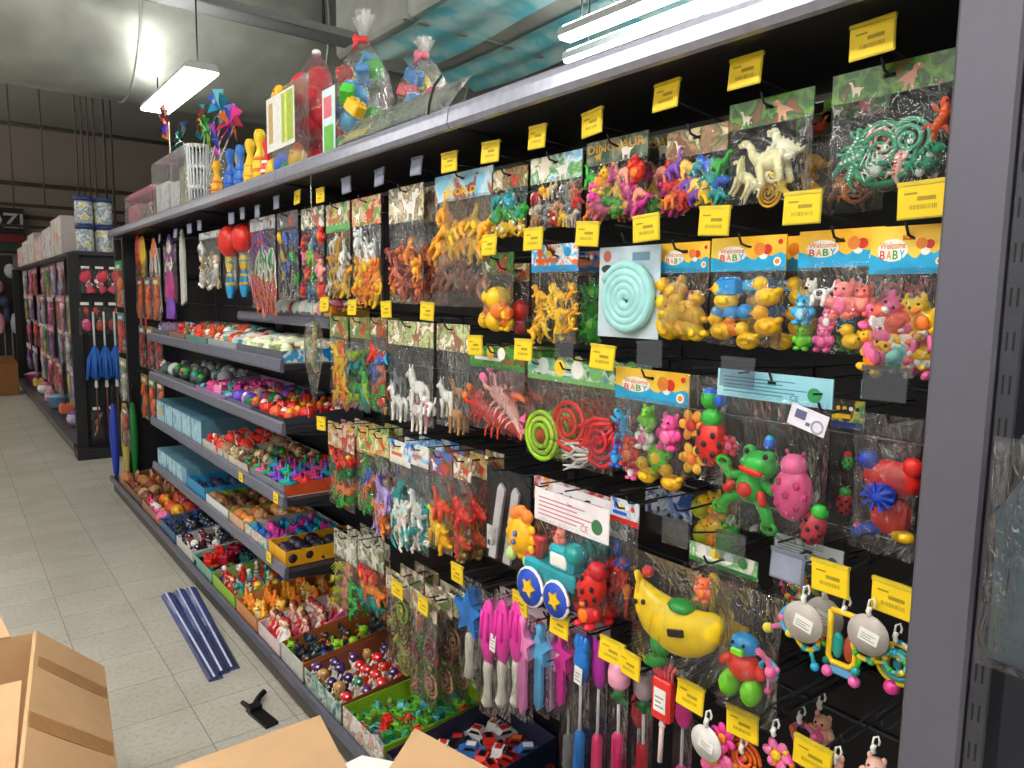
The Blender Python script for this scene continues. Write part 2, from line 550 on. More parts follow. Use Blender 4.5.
def t_doll(mb):
    lathe(mb, [(.26, -.48), (.24, -.3), (.13, -.04), (.09, .02), (.12, .12), (.05, .2)], 0, 12)
    ell(mb, (0, 0, .32), (.13, .13, .14), 3); ell(mb, (0, .04, .36), (.15, .13, .15), 1); ell(mb, (0, .1, .18), (.12, .07, .2), 1)
    for s in (-1, 1):
        tube(mb, [(s * .1, 0, .12), (s * .2, -.06, .0), (s * .14, -.14, -.06)], [.04, .035, .03], 3)
        ell(mb, (s * .05, -.12, .33), .018, 2, seg=6, ring=4)
def t_pin(mb):
    lathe(mb, [(.1, -.5), (.16, -.38), (.19, -.2), (.15, .0), (.085, .14), (.075, .2), (.12, .32), (.13, .4), (.09, .48), (0, .5)], 0, 12)
    lathe(mb, [(.19, -.22), (.196, -.2), (.19, -.16)], 1, 12); lathe(mb, [(.16, -.03), (.16, -.0), (.145, .03)], 1, 12)
def t_ball(mb):
    ell(mb, (0, 0, 0), .5, 0, None, 12, 8); tube(mb, arc(0, 0, .49, 0, 345, 16), .02, 1, 5)
def t_block(mb):
    box(mb, (-.4, -.25, -.25), (.4, .25, .25), 0, .05)
    for x in (-.2, .2):
        for y in (-.12, .12):
            lathe(mb, [(.09, .25), (.09, .34), (0, .34)], 0, 8, Matrix.Translation((x, y, 0)))
def t_spider(mb):
    ell(mb, (.08, 0, 0), (.2, .2, .17)); ell(mb, (-.16, 0, 0), (.13, .12, .11), 1)
    for s in (-1, 1):
        for k in range(4):
            a = -.5 + k * .36
            tube(mb, [(-.05, s * .08, 0), (sin(a) * .3, s * .28, .18), (sin(a) * .46, s * .44, -.16)], [.03, .025, .012], 0, 5)
        ell(mb, (-.26, s * .05, .05), .025, 2, seg=6, ring=4)
def t_flower(mb):
    for k in range(6):
        a = 2 * pi * k / 6
        ell(mb, (.26 * cos(a), 0, .26 * sin(a)), (.17, .07, .13), 0, (0, -a, 0), 8, 5)
    ell(mb, (0, -.06, 0), (.15, .08, .15), 1)
def t_rattle(mb):
    tube(mb, arc(0, .18, .26, 0, 345, 18), .055, 0, 7)
    for k in range(5):
        a = 2 * pi * k / 5 + .4
        ell(mb, (.26 * cos(a), 0, .18 + .26 * sin(a)), .085, (1, 3, 4)[k % 3], None, 8, 5)
    tube(mb, [(0, 0, -.1), (0, 0, -.4)], [.05, .045], 1, 7); ell(mb, (0, 0, -.44), .1, 3)
def t_propeller(mb):
    ell(mb, (0, .02, .2), (.36, .16, .24), 0); ell(mb, (.02, .04, -.24), (.26, .16, .26), 0)
    ell(mb, (-.02, -.16, .02), (.18, .16, .15), 1)
    for k in range(10):
        a = 2 * pi * k / 10
        prism(mb, [(-.02 + .05 * cos(a), .02 + .05 * sin(a)), (-.02 + .2 * cos(a + .12), .02 + .18 * sin(a + .12)), (-.02 + .2 * cos(a - .12), .02 + .18 * sin(a - .12))], -.33, -.29, 1)
    for s in (-1, 1):
        ell(mb, (s * .26, -.04, .4), (.12, .1, .12), 1 if s < 0 else 0); ell(mb, (s * .2, -.02, -.46), (.14, .12, .08), 3 if s > 0 else 1)
def t_robot(mb):
    ell(mb, (0, 0, .3), (.22, .18, .17), 1); box(mb, (-.1, -.22, .2), (.1, -.12, .3), 3, .02)
    ell(mb, (.02, 0, -.02), (.26, .2, .22)); tube(mb, [(.2, 0, .3), (.36, -.02, .24), (.45, -.04, .14)], [.05, .035, .05], 4, 6); ell(mb, (.46, -.05, .1), .09, 4)
    for s in (-1, 1):
        ell(mb, (s * .18, -.06, -.32), (.15, .18, .2), 3)
        tube(mb, [(s * .22, 0, .05), (s * .33, -.05, -.06)], [.07, .08], 0, 6); ell(mb, (s * .09, -.18, .36), .03, 2, seg=6, ring=4)
def t_egg(mb):
    ell(mb, (0, 0, -.02), (.34, .34, .4)); ell(mb, (0, 0, .02), (.3, .3, .42), 1); ell(mb, (0, -.05, .1), (.24, .26, .2), 0)
    eyes(mb, 0, -.29, .14, .03, .09)
def t_top(mb):
    """spinning top"""
    lathe(mb, [(0, -.4), (.06, -.3), (.36, -.02), (.4, .04), (.34, .1), (.08, .14), (.05, .4), (.07, .46), (0, .48)], 0, 12)
    lathe(mb, [(.4, .03), (.415, .05), (.38, .09)], 1, 12)
def t_cup(mb):
    lathe(mb, [(.3, -.4), (.42, .25), (.46, .28), (.44, .33), (.3, .4), (0, .44)], 0, 12); ell(mb, (0, 0, .36), (.32, .32, .12), 1)
def t_stick(mb):
    tube(mb, [(0, 0, -.5), (0, 0, .2)], [.05, .05], 0, 7); ell(mb, (0, 0, .32), (.14, .12, .2), 1); ell(mb, (0, 0, .1), (.09, .09, .05), 1)
def t_strands(mb):
    for k in range(7):
        x = -.3 + k * .1; q = sin(k * 2.1) * .1
        tube(mb, [(x * .4, 0, .5), (x + q, -.04 * (k % 3), .15), (x - q, .03 * (k % 2), -.2), (x * 1.3, 0, -.5)], [.03, .045, .045, .02], k % 2, 5)
def t_pinwheel(mb):
    for k in range(8):
        a = 2 * pi * k / 8; c, s = cos(a), sin(a); c2, s2 = cos(a + .55), sin(a + .55)
        mb.add([(0, -.02, 0), (.5 * c, -.02, .5 * s), (.46 * c2, -.16, .46 * s2), (.2 * c2, -.12, .2 * s2)], [(0, 1, 2, 3)], (0, 1, 3, 4)[k % 4], False)
        mb.add([(0, .0, 0), (.5 * c, .0, .5 * s), (.46 * c2, -.14, .46 * s2), (.2 * c2, -.1, .2 * s2)], [(3, 2, 1, 0)], (0, 1, 3, 4)[k % 4], False)
    ell(mb, (0, -.12, 0), (.06, .06, .06), 1, seg=8, ring=5)
def t_monkey(mb):
    ell(mb, (0, 0, -.08), (.18, .14, .22)); ell(mb, (0, -.03, .24), (.18, .16, .16)); ell(mb, (0, -.16, .2), (.12, .08, .09), 1)
    for s in (-1, 1):
        ell(mb, (s * .2, 0, .26), (.07, .04, .08), 1)
        tube(mb, [(s * .15, 0, .06), (s * .3, -.03, .12), (s * .34, -.04, .34), (s * .26, -.04, .46)], [.06, .05, .045, .05])
        tube(mb, [(s * .1, 0, -.24), (s * .2, -.06, -.36), (s * .12, -.08, -.48)], [.07, .06, .06]); ell(mb, (s * .07, -.17, .3), .025, 2, seg=6, ring=4)
    ell(mb, (0, -.12, -.08), (.11, .06, .14), 1)
KINDS = dict(dino=('dinosaur', t_dino), longneck=('long_necked_dinosaur', t_longneck), horse=('horse', t_horse), cat=('lion_cub', t_cat), duck=('duck', t_duck),
    chub=('bear_toy', t_chub), lizard=('lizard', t_lizard), coil=('coiled_snake', t_coil), ring=('spiral_ring', t_ring), turtle=('turtle', t_turtle), fish=('fish', t_fish),
    lobster=('lobster', t_lobster), ladybug=('ladybug', t_ladybug), frog=('frog', t_frog), banana=('banana', t_banana), sun=('sun_face', t_sun), train=('toy_train', t_train),
    car=('toy_car', t_car), figure=('toy_figure', t_figure), doll=('toy_doll', t_doll), pin=('bowling_pin', t_pin), ball=('ball', t_ball), block=('building_block', t_block),
    spider=('spider', t_spider), flower=('flower', t_flower), rattle=('rattle', t_rattle), propeller=('propeller_toy', t_propeller), robot=('robot_toy', t_robot), egg=('egg_toy', t_egg),
    top=('spinning_top', t_top), cup=('toy_cup', t_cup), stick=('whistle_stick', t_stick), strands=('rubber_strings', t_strands), pinwheel=('pinwheel', t_pinwheel), monkey=('ape_toy', t_monkey))
PROTO = {}
PLACE = solid('#888')
def toy_mesh(kind):
    if kind not in PROTO:
        mb = MB(); KINDS[kind][1](mb)
        PROTO[kind] = mb.mesh(KINDS[kind][0], [PLACE] * 5)
    return PROTO[kind]
DARK = '#15151a'
def toy(kind, cols, loc, size, rot=(0, 0, 0), parent=None, name=None, rough=.36):
    """cols: main, accent, (third), (fourth); slot 2 holds eyes / tyres"""
    o = bpy.data.objects.new(name or KINDS[kind][0], toy_mesh(kind))
    COL.objects.link(o)
    c = list(cols)
    c = [c[0], c[1] if len(c) > 1 else c[0], DARK, c[2] if len(c) > 2 else '#f2efe6', c[3] if len(c) > 3 else '#f0b429']
    if kind == 'train': c[2] = '#2450c8'
    if len(cols) > 4: c[2] = cols[4]
    for i in range(5):
        o.material_slots[i].link = 'OBJECT'
        o.material_slots[i].material = solid(c[i], rough, var=.06)
    if parent is not None: o.parent = parent
    o.location = loc
    o.rotation_euler = rot
    o.scale = size if isinstance(size, (tuple, list)) else (size,) * 3
    return o
# ------------------------------------------------------------------ setting
GY0, GY1 = .40, 6.55            # the run of shelving along the aisle
BAY = (GY1 - GY0) / 5
XF, XT, XS, XB = .985, 1.05, 1.06, 1.50   # base front, top board front, shelf front, back panel
TOPZ = 2.035
STEEL = solid('#2b2c33', .45, .0, .5)
STEEL2 = solid('#1a1a1e', .5, .0, .4)
LIPM = solid('#75788a', .32, .35)

def floor_mat():
    mt, nt, out = newmat('floor_tile')
    b = principled(nt, out, '#b8b2a2', .34)
    g = nt.nodes.new('ShaderNodeNewGeometry')
    mp = nt.nodes.new('ShaderNodeMapping')
    mp.inputs['Location'].default_value = (-.668 + .6, -.165, 0)
    br = nt.nodes.new('ShaderNodeTexBrick')
    br.offset = 0
    br.squash = 1
    br.inputs['Scale'].default_value = 1
    br.inputs['Mortar Size'].default_value = .0022
    br.inputs['Mortar Smooth'].default_value = .3
    br.inputs['Brick Width'].default_value = .302
    br.inputs['Row Height'].default_value = .302
    br.inputs['Color1'].default_value = (*lin('#c6c3ba'), 1)
    br.inputs['Color2'].default_value = (*lin('#bdbab1'), 1)
    br.inputs['Mortar'].default_value = (*lin('#85817a'), 1)
    n = nt.nodes.new('ShaderNodeTexNoise')
    n.inputs['Scale'].default_value = 55
    n.inputs['Detail'].default_value = 4
    n2 = nt.nodes.new('ShaderNodeTexNoise')
    n2.inputs['Scale'].default_value = 3.2
    n2.inputs['Detail'].default_value = 3
    r = nt.nodes.new('ShaderNodeValToRGB')
    r.color_ramp.elements[0].position, r.color_ramp.elements[1].position = .34, .5
    r.color_ramp.elements[0].color = (.82, .8, .75, 1); r.color_ramp.elements[1].color = (1, 1, 1, 1)
    r2 = nt.nodes.new('ShaderNodeValToRGB')
    r2.color_ramp.elements[0].position, r2.color_ramp.elements[1].position = .3, .65
    r2.color_ramp.elements[0].color = (.84, .83, .8, 1); r2.color_ramp.elements[1].color = (1, 1, 1, 1)
    nt.links.new(g.outputs['Position'], mp.inputs[0]); nt.links.new(mp.outputs[0], br.inputs['Vector'])
    nt.links.new(g.outputs['Position'], n.inputs['Vector']); nt.links.new(g.outputs['Position'], n2.inputs['Vector'])
    nt.links.new(n.outputs[0], r.inputs[0]); nt.links.new(n2.outputs[0], r2.inputs[0])
    prev = br.outputs[0]
    for q in (r, r2):
        mx = nt.nodes.new('ShaderNodeMix'); mx.data_type = 'RGBA'; mx.blend_type = 'MULTIPLY'
        mx.inputs[0].default_value = 1
        nt.links.new(prev, mx.inputs[6]); nt.links.new(q.outputs[0], mx.inputs[7]); prev = mx.outputs[2]
    nt.links.new(prev, b.inputs['Base Color'])
    return mt
mb = MB(); box(mb, (-7, -3, -.1), (9, 24, 0)); struct(mb.obj('floor', floor_mat()))
CEIL = 5.6
mb = MB(); box(mb, (-7, -3, CEIL), (9, 24, CEIL + .1)); struct(mb.obj('ceiling', solid('#a3a39a', .7)))
mb = MB(); box(mb, (-7, 22, 0), (9, 22.1, CEIL)); struct(mb.obj('wall_far', solid('#a09487', .8)))
mb = MB(); box(mb, (8.9, -3, 0), (9, 22, CEIL)); struct(mb.obj('wall_right', solid('#77736c', .8)))
mb = MB()
for z in (2.55, 3.4, 4.2): box(mb, (-7, 21.9, z), (9, 22, z + .09))
struct(mb.obj('trim_1', solid('#4c463f', .7)))

# galvanised ducts
def galv(tone='#9aa09a', rough=.28, metal=.5):
    mt, nt, out = newmat('galvanised_metal')
    b = principled(nt, out, tone, rough, metal)
    g = nt.nodes.new('ShaderNodeNewGeometry')
    v = nt.nodes.new('ShaderNodeTexNoise'); v.inputs['Scale'].default_value = 2.2; v.inputs['Detail'].default_value = 3
    r = nt.nodes.new('ShaderNodeValToRGB')
    c = lin(tone)
    r.color_ramp.elements[0].position, r.color_ramp.elements[1].position = .35, .65
    r.color_ramp.elements[0].color = (*[x * .75 for x in c], 1); r.color_ramp.elements[1].color = (*[min(1, x * 1.15) for x in c], 1)
    bp = nt.nodes.new('ShaderNodeBump'); bp.inputs['Strength'].default_value = .25; bp.inputs['Distance'].default_value = .05
    nt.links.new(g.outputs['Position'], v.inputs['Vector']); nt.links.new(v.outputs[0], r.inputs[0])
    nt.links.new(r.outputs[0], b.inputs['Base Color']); nt.links.new(v.outputs[0], bp.inputs['Height']); nt.links.new(bp.outputs[0], b.inputs['Normal'])
    return mt
GALV = galv('#b9c0b8', .42)
root = empty('air_duct', (0, 7.55, 4.15))
tag(root, 'fat round galvanised air duct crossing the ceiling behind the lit hanging lamp', 'duct')
mb = MB(); Mx = Matrix.Rotation(pi / 2, 4, 'Y')
lathe(mb, [(.82, -6.5), (.82, 8.8)], 0, 40, Mx); mb.obj('duct_shell', GALV, root)
for k, x in enumerate((-5, -3.4, -1.8, -.2, 1.4, 3.0, 4.6)):
    mb = MB(); lathe(mb, [(.822, x - .012), (.83, x - .01), (.83, x + .01), (.822, x + .012)], 0, 40, Mx); mb.obj('joint_band', GALV, root)
root = empty('air_duct', (3.7, 3, 3.75))
tag(root, 'flat-sided galvanised air duct running above and behind the shelving with cyan sheets', 'duct')
mb = MB(); box(mb, (-.75, -5.9, 0), (.75, 3.5, .7), 0, .03); mb.obj('duct_shell', galv('#c4c8c2', .45, .15), root)
for y in (-3.2, -1.4, .4, 2.2):
    mb = MB(); box(mb, (-.78, y - .03, -.02), (.78, y + .03, .72)); mb.obj('joint_band', GALV, root)
def sheet(mb, x0, x1, y0, y1, z, mat=0, amp=.02, n=14):
    vs = []
    for i in range(n + 1):
        for j in range(n + 1):
            u, v = i / n, j / n
            vs.append((x0 + (x1 - x0) * u + .05 * sin(v * 9), y0 + (y1 - y0) * v + .07 * sin(u * 7 + 1), z - amp * (1 + sin(u * 11 + v * 4)) ))
    fs = [(i * (n + 1) + j, i * (n + 1) + j + 1, (i + 1) * (n + 1) + j + 1, (i + 1) * (n + 1) + j) for i in range(n) for j in range(n)]
    mb.add(vs, fs, mat)
cyan = printed(('#4fc4de', '#78dcec', '#a8ecf4', '#cdf6fa'), 3.5, .3, 2.0, True)  # uneven cyan tones for the thin wavy sheets below the duct
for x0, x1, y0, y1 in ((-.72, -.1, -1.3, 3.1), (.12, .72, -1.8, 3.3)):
    mb = MB(); sheet(mb, x0, x1, y0, y1, -.012); mb.obj('cyan_sheet', cyan, root)['label'] = 'rippled cyan sheet under the duct'

root = empty('cable_tray', (0, 5.95, 3.72))
tag(root, 'dark perforated cable tray hung across the ceiling in front of the round duct', 'cable tray')
mb = MB(); box(mb, (-.5, -.12, 0), (2.85, .12, .02)); box(mb, (-.5, -.13, 0), (2.85, -.11, .06)); box(mb, (-.5, .11, 0), (2.85, .13, .06))
mb.obj('tray', solid('#84898a', .5, .3), root)
for k in range(3):
    x = .35 + k * 1.1
    mb = MB(); tube(mb, [(x, -.12, .05), (x, -.12, CEIL - 3.72)], .012, 0, 6); mb.obj('hanger_rod', STEEL2, root)

def lamp(px, py, pz, lx, ly, label, top=CEIL, strength=9, w=.24, up=16.0):
    r = empty('hanging_lamp', (px, py, pz)); tag(r, label, 'lamp', None)
    mb = MB(); prism(mb, [(-w / 2, 0.0), (w / 2, 0.0), (w / 2 * .8, .05), (-w / 2 * .8, .05)], -ly / 2, ly / 2); mb.obj('lamp_body', solid('#d8dadd', .4), r)
    mb = MB(); box(mb, (-w / 2 * .96, -ly / 2 + .01, -.022), (w / 2 * .96, ly / 2 - .01, -.002), 0, .008); mb.obj('diffuser', emit('#fffaf2', strength), r)
    mb = MB(); box(mb, (-w / 2 * .7, -ly / 2 + .03, .052), (w / 2 * .7, ly / 2 - .03, .056)); mb.obj('added_uplight', emit('#fffaf2', up), r)  # added upward glow that brightens the ceiling and ducts
    for s in (-1, 1):
        mb = MB(); tube(mb, [(0, s * ly * .42, .05), (.005, s * ly * .42, (top if isinstance(top, float) else top[s > 0]) - pz)], .006, 0, 5); mb.obj('suspension_cord', STEEL2, r)
    return r
lamp(1.56, 6.42, 3.2, 0, 1.5, 'bright white lamp panel hanging above the red and blue pinwheels', (CEIL, 3.45), up=7.0)
E_L = 9
lamp(3.05, 2.5, 3.17, 0, 1.95, 'upper of the two white strip lamps behind the black shelf top', 3.72, strength=14, w=.1, up=26)
lamp(3.42, 2.6, 3.2, 0, 2.5, 'lower of the two white strip lamps just above the black shelf top', 3.72, strength=14, w=.1, up=26)
for i, (x, y) in enumerate(((-.35, .1), (-.35, 2.3), (-.35, 4.6), (-.35, 9.4), (1.6, .9), (-2.6, .5), (-2.6, 2.8), (-2.6, 5), (-.35, 13), (-2.8, 11), (-5, .5), (-5, 2.8), (-5, 5), (-2.8, 15), (-2.8, 18.5), (-5, 12))):  # unseen lamps added to light the packs, ceiling and far wall
    lamp(x, y, 3.2, 0, 1.5, 'added white lamp panel above the shop floor, out of view', strength=(22, 20, 8, 4, 14, 22, 18, 8, 4, 4, 22, 18, 8, 6, 6, 6)[i], up=(16 if y < 9 else 40))['group'] = 'added lamp panels out of view'
# thin rods and pipes hanging in the distance
for k, (px, py0) in enumerate(((80, 175), (86, 180), (92, 180), (98, 185), (108, 60), (115, 75), (46, 120), (15, 115))):
    Yd = 13 + .35 * k
    r = EYE + (CR * (px - 512) + CD * (220 - 384) + CF * FPX) * 1
    d = (r - EYE); p = EYE + d * (Yd / d.y)
    mb = MB(); tube(mb, [(0, 0, 2.3 - p.z if k < 6 else .2), (0, 0, CEIL - p.z)], .02 if k in (4, 5) else .013, 0, 6)
    o = mb.obj('hanging_rod', solid('#4a443c', .6), None, (p.x, p.y, p.z))
    tag(o, 'thin dark rod hanging from the ceiling beyond the far shelving', 'rod', 'dark ceiling rods beyond the far shelving')
for i, (z, Y, x0, x1) in enumerate(((4.75, 17, -4, 6), (3.35, 18, -4, 5), (3.0, 19, -4, 5))):
    mb = MB(); tube(mb, [(x0, Y, z), (x1, Y, z)], .035, 0, 8)
    tag(mb.obj('ceiling_pipe', solid('#4a453f', .6)), ('topmost long dark pipe crossing the far brown wall', 'middle long dark pipe crossing the far brown wall', 'lowest long dark pipe crossing the far brown wall')[i], 'pipe')

# ------------------------------------------------------------------ shelving run
root = empty('gondola_frame', (XB, (GY0 + GY1) / 2, 0))
tag(root, 'dark steel gondola shelving frame carrying the toy bags along the aisle', 'shelving frame')
CYG = (GY0 + GY1) / 2
def inroot(mb):
    return mb.xf(Matrix.Translation((-XB, -CYG, 0)))
for k in range(5):
    a, b = GY0 + k * BAY, GY0 + (k + 1) * BAY
    mb = MB(); z = .1
    while z < 2.02:
        box(mb, (XB, a + .02, z), (XB + .02, b - .02, min(z + .2, 2.03)), 0, .004); z += .205
    inroot(mb).obj('back_panel', STEEL2, root)
for k in range(6):
    y = GY0 + k * BAY
    y = min(max(y, GY0 + .02), GY1 - .02)
    mb = MB(); box(mb, (XB + .001, y - .018, 0), (XB + .05, y + .018, 2.0)); inroot(mb).obj('upright', STEEL, root)
for k in range(5):
    a, b = GY0 + k * BAY + .003, GY0 + (k + 1) * BAY - .003
    mb = MB(); box(mb, (XF + .02, a, .01), (XF + .035, b, .088), 0, .003); inroot(mb).obj('kick_plate', solid('#4a4640', .55), root)
SHELF_N = ('nearest the grey end panel', 'second from the grey end panel', 'in the middle of the run', 'fourth from the grey end panel', 'at the far end of the run')
def shelf(a, b, x0, z, lip, label, deckm=STEEL, cat='shelf', lipm=LIPM, name='shelf'):
    r = empty(name, (x0, (a + b) / 2, z)); tag(r, label, cat)
    h = (b - a) / 2 - .002
    mb = MB(); box(mb, (.012, -h, -.028), (XB - x0 - .016, h, 0), 0, .003); mb.obj('deck', deckm, r)
    mb = MB(); prism(mb, [(0, -.032), (.012, -.034), (.012, lip), (.004, lip + .002), (-.004, lip - .006), (-.004, lip * .3), (-.008, -.02)], -h, h)
    mb.obj('front_lip', lipm, r)
    for s in (-1, 1):
        if name == 'base_shelf': break
        mb = MB(); prism(mb, [(.03, -.03), (XB - x0 - .03, -.03), (XB - x0 - .03, -.09), (XB - x0 - .15, -.06)], s * (h - .004) - .002, s * (h - .004) + .002)
        mb.obj('bracket', deckm, r)
    return r
for k in range(5):
    a, b = GY0 + k * BAY, GY0 + (k + 1) * BAY
    shelf(a, b, XT, TOPZ + .03, .022, 'dark grey top shelf with pale lip, ' + SHELF_N[k], STEEL2, 'shelf', solid('#9598a8', .28, .4), 'top_shelf')
    shelf(a, b, XF, .125, .012, 'dark grey base shelf just above the floor, ' + SHELF_N[k], STEEL, 'shelf', solid('#5e6070', .34, .35), 'base_shelf')
SH_Z = (1.325, 1.066, .76, .455)
SA, SB = GY0 + 2 * BAY + .02, GY0 + 4 * BAY
SN = ('top', 'second', 'third', 'lowest')
for i, z in enumerate(SH_Z):
    for k in (0, 1):
        a = SA if k == 0 else GY0 + 3 * BAY
        b = GY0 + 3 * BAY if k == 0 else SB
        shelf(a, b, XS, z, .022, 'grey mid shelf of toy trays, %s of four, %s bay' % (SN[i], ('nearer', 'farther')[k]), STEEL, 'shelf')
shelf(SA, GY0 + 3 * BAY, 1.27, 1.50, .015, 'narrow grey shelf of pink balls above the pastel cups', STEEL, 'shelf')

# near post, slotted upright and the next bay towards the camera
mb = MB(); box(mb, (.955, .323, 0), (1.3, .394, 2.6), 0, .004)
tag(mb.obj('end_post', solid('#5e5d69', .42, .2, .5, .02)), 'tall plain grey metal post at the near end of the shelving', 'post')
r = empty('slotted_upright', (.972, .305, 0)); tag(r, 'narrow slotted steel upright beside the plain grey post', 'upright')
mb = MB(); box(mb, (-.012, -.006, 0), (.04, .016, 2.6), 0, .002)
for k in range(50):
    for y in (.001, .008): mb.add([(-.0123, y, .05 + k * .05), (-.0123, y + .0025, .05 + k * .05), (-.0123, y + .0025, .072 + k * .05), (-.0123, y, .072 + k * .05)], [(0, 1, 2, 3)], 1, False)
mb.obj('upright_body', [solid('#3c3c45', .4, .3), solid('#08080a', .7)], r)
mb = MB(); box(mb, (1.32, -.6, 0), (1.36, .30, 2.6)); tag(mb.obj('back_board', solid('#26262b', .5)), 'dark back board of the next bay past the slotted upright', 'board')
mb = MB(); box(mb, (1.09, GY1 + .002, 0), (XB + .05, GY1 + .03, 2.03), 0, .004); tag(mb.obj('end_board', solid('#1d1d21', .5)), 'dark board closing the far end of the toy shelving', 'board')
# ------------------------------------------------------------------ toy packs on hooks
FILM = film()
FILM2 = film('#eef1f1', .07, .7, 30, .12)
YEL = solid('#f2cf12', .5, var=.04)
INK = solid('#a48c1c', .6)
CLEAR = film('#d4dae0', .1, .1, 8, .08)
SMOKE = solid('#6f7686', .3)
def pouch(W, H, T, seed, nx=10, nz=12, top=.12):
    rnd = random.Random(seed)
    mb = MB()
    for sd in (-1, 1):
        vs = []
        for i in range(nz + 1):
            v = i / nz
            for j in range(nx + 1):
                u = j / nx
                b = (1 - abs(2 * u - 1) ** 3) * (1 - abs(2 * v - 1) ** 5) ** .7 * (top + (1 - top) * min(1, 1.25 * (1 - v)) ** .6)
                edge = 0 < i < nz and 0 < j < nx
                y = sd * (T / 2 * b + (rnd.uniform(-.0028, .0028) if edge else 0) + .0004)
                x = (u - .5) * W * (1 - .03 * sin(v * pi)) + (rnd.uniform(-.002, .002) if 0 < i < nz else 0)
                vs.append((x, y, v * H + (rnd.uniform(-.002, .002) if i == 0 else 0)))
        fs = []
        for i in range(nz):
            for j in range(nx):
                q = (i * (nx + 1) + j, i * (nx + 1) + j + 1, (i + 1) * (nx + 1) + j + 1, (i + 1) * (nx + 1) + j)
                fs.append(q if sd < 0 else q[::-1])
        mb.add(vs, fs, 0, True)
    return mb
DSIL = [(.02, .72), (.1, .84), (.26, .88), (.36, .8), (.4, .66), (.56, .6), (.74, .5), (.99, .34), (.8, .36), (.64, .34), (.66, .14), (.72, .04), (.56, .04), (.54, .2), (.46, .26), (.4, .1), (.44, .02), (.3, .02), (.33, .22), (.28, .4), (.2, .38), (.26, .5), (.24, .66), (.1, .66)]
LSIL = [(.02, .86), (.1, .94), (.24, .92), (.32, .74), (.4, .58), (.6, .6), (.76, .52), (.99, .5), (.82, .4), (.76, .3), (.74, .04), (.64, .04), (.62, .24), (.44, .24), (.42, .04), (.32, .04), (.31, .3), (.24, .48), (.2, .7), (.14, .82)]
def header_card(W, H0, H1, style, seed):
    """folded printed card, z H0..H1, with a hanging slot; returns mesh and materials"""
    mb = MB(); h = H1 - H0; t = .0015
    sw, sh, sz = min(.009, W * .2), .0035, H1 - .018
    for lo, hi in (((-W / 2, -t, H0), (-sw, t, H1)), ((sw, -t, H0), (W / 2, t, H1)), ((-sw, -t, sz + sh), (sw, t, H1)), ((-sw, -t, H0), (sw, t, sz - sh))):
        box(mb, lo, hi, 0)
    y = -t - .0004
    k = style[0]
    mats = []
    if k == 'welcome':
        mats = [printed(('#f2a516', '#f7bd2a', '#fbd24a'), 9, .3, seed, True), solid('#1fa9dc', .3), solid('#f6f3ea', .3), solid('#d7331f', .3), solid('#e8862a', .3), solid('#2f9e3c', .3)]
        top = [(W / 2 - W * i / 18, H0 + h * (.42 + .06 * sin(i * 1.5) + .05 * sin(i * .6))) for i in range(19)]
        mb.add([(x, y, z) for x, z in [(-W / 2, H0), (W / 2, H0)] + top], [tuple(range(21))], 1, False)
        for cx, cz, r, mt in ((-.2, .5, .20, 2),): 
            disc(mb, (cx * W, H0 + cz * h), W * r, y - .0003, mt, 18, h * .24)
        text(mb, 'Welcome', -.2 * W, H0 + .60 * h, h * .15, y - .0006, 4, W * .34)
        bb = 'BABY'
        for i, ch in enumerate(bb):
            text(mb, ch, (-.2 + (i - 1.5) * .085) * W, H0 + .40 * h, h * .19, y - .0006, (3, 4, 5, 1)[i], W * .07)
        for cx, cz, r, mt in ((.17, .62, .075, 4), (.27, .6, .06, 3), (.22, .47, .06, 2), (.40, .25, .05, 2), (.40, .25, .03, 4), (.43, .8, .03, 3)):
            disc(mb, (cx * W, H0 + cz * h), W * r, y - .0004 - .0001 * mt, mt, 12)
    else:
        cols = style[1]
        mats = [printed(cols, style[2] if len(style) > 2 else 40, .3, seed, True), solid(style[3] if len(style) > 3 else '#f0eee4', .3), solid(style[4] if len(style) > 4 else '#c8452a', .3), solid('#f4d23a', .3), solid('#faf8f0', .3)]
        if k == 'text':
            for w in style[5:]:
                text(mb, w[0], w[1] * W, H0 + w[2] * h, w[3] * h, y - .0014, w[4] if len(w) > 4 else 1, w[5] * W if len(w) > 5 else None)
        if k in ('animal', 'text'):
            cx, cz = (.18 * W, H0 + .42 * h)
            rnd = random.Random(int(seed * 100))
            for q in range(2):
                sc = (min(W * .5, h * .95), min(W * .32, h * .6))[q]; fl = rnd.choice((-1, 1))
                cx, cz = ((.16, -.28)[q] * W, H0 + (.46, .4)[q] * h)
                shp = rnd.choice((DSIL, LSIL))
                n = len(shp); yy = y - .0003 * (q + 1)
                mb.add([(cx + fl * (x - .5) * sc, yy, cz + (z - .5) * sc) for x, z in shp], [tuple(range(n)) if fl > 0 else tuple(reversed(range(n)))], 2 if q == 0 else 1, False)
                disc(mb, (cx + fl * (.2 - .5) * sc, cz + (.8 - .5) * sc), sc * .03, yy - .0002, 4, 8)
        if k == 'strip':
            rect(mb, -W / 2, H0, W / 2, H0 + h * .24, y, 1); rect(mb, -W * .4, H0 + h * .35, W * .1, H0 + h * .5, y - .0002, 2)
            for i in range(4): disc(mb, ((-.3 + .2 * i) * W, H0 + h * .7), .07 * W, y - .0004, (2, 3, 4, 1)[i], 10)
        if k == 'lines':
            for i in range(5): rect(mb, -W * .44, H0 + h * (.2 + .13 * i), W * (.1 + .3 * ((i * 7) % 3) / 3), H0 + h * (.24 + .13 * i), y, 1)
            disc(mb, (.36 * W, H0 + h * .4), min(.07 * W, h * .25), y - .0004, 2, 14); 
            if len(style) > 5: text(mb, style[5], .2 * W, H0 + .22 * h, h * .2, y - .0003, 1)
    return mb, mats
PN = [0]
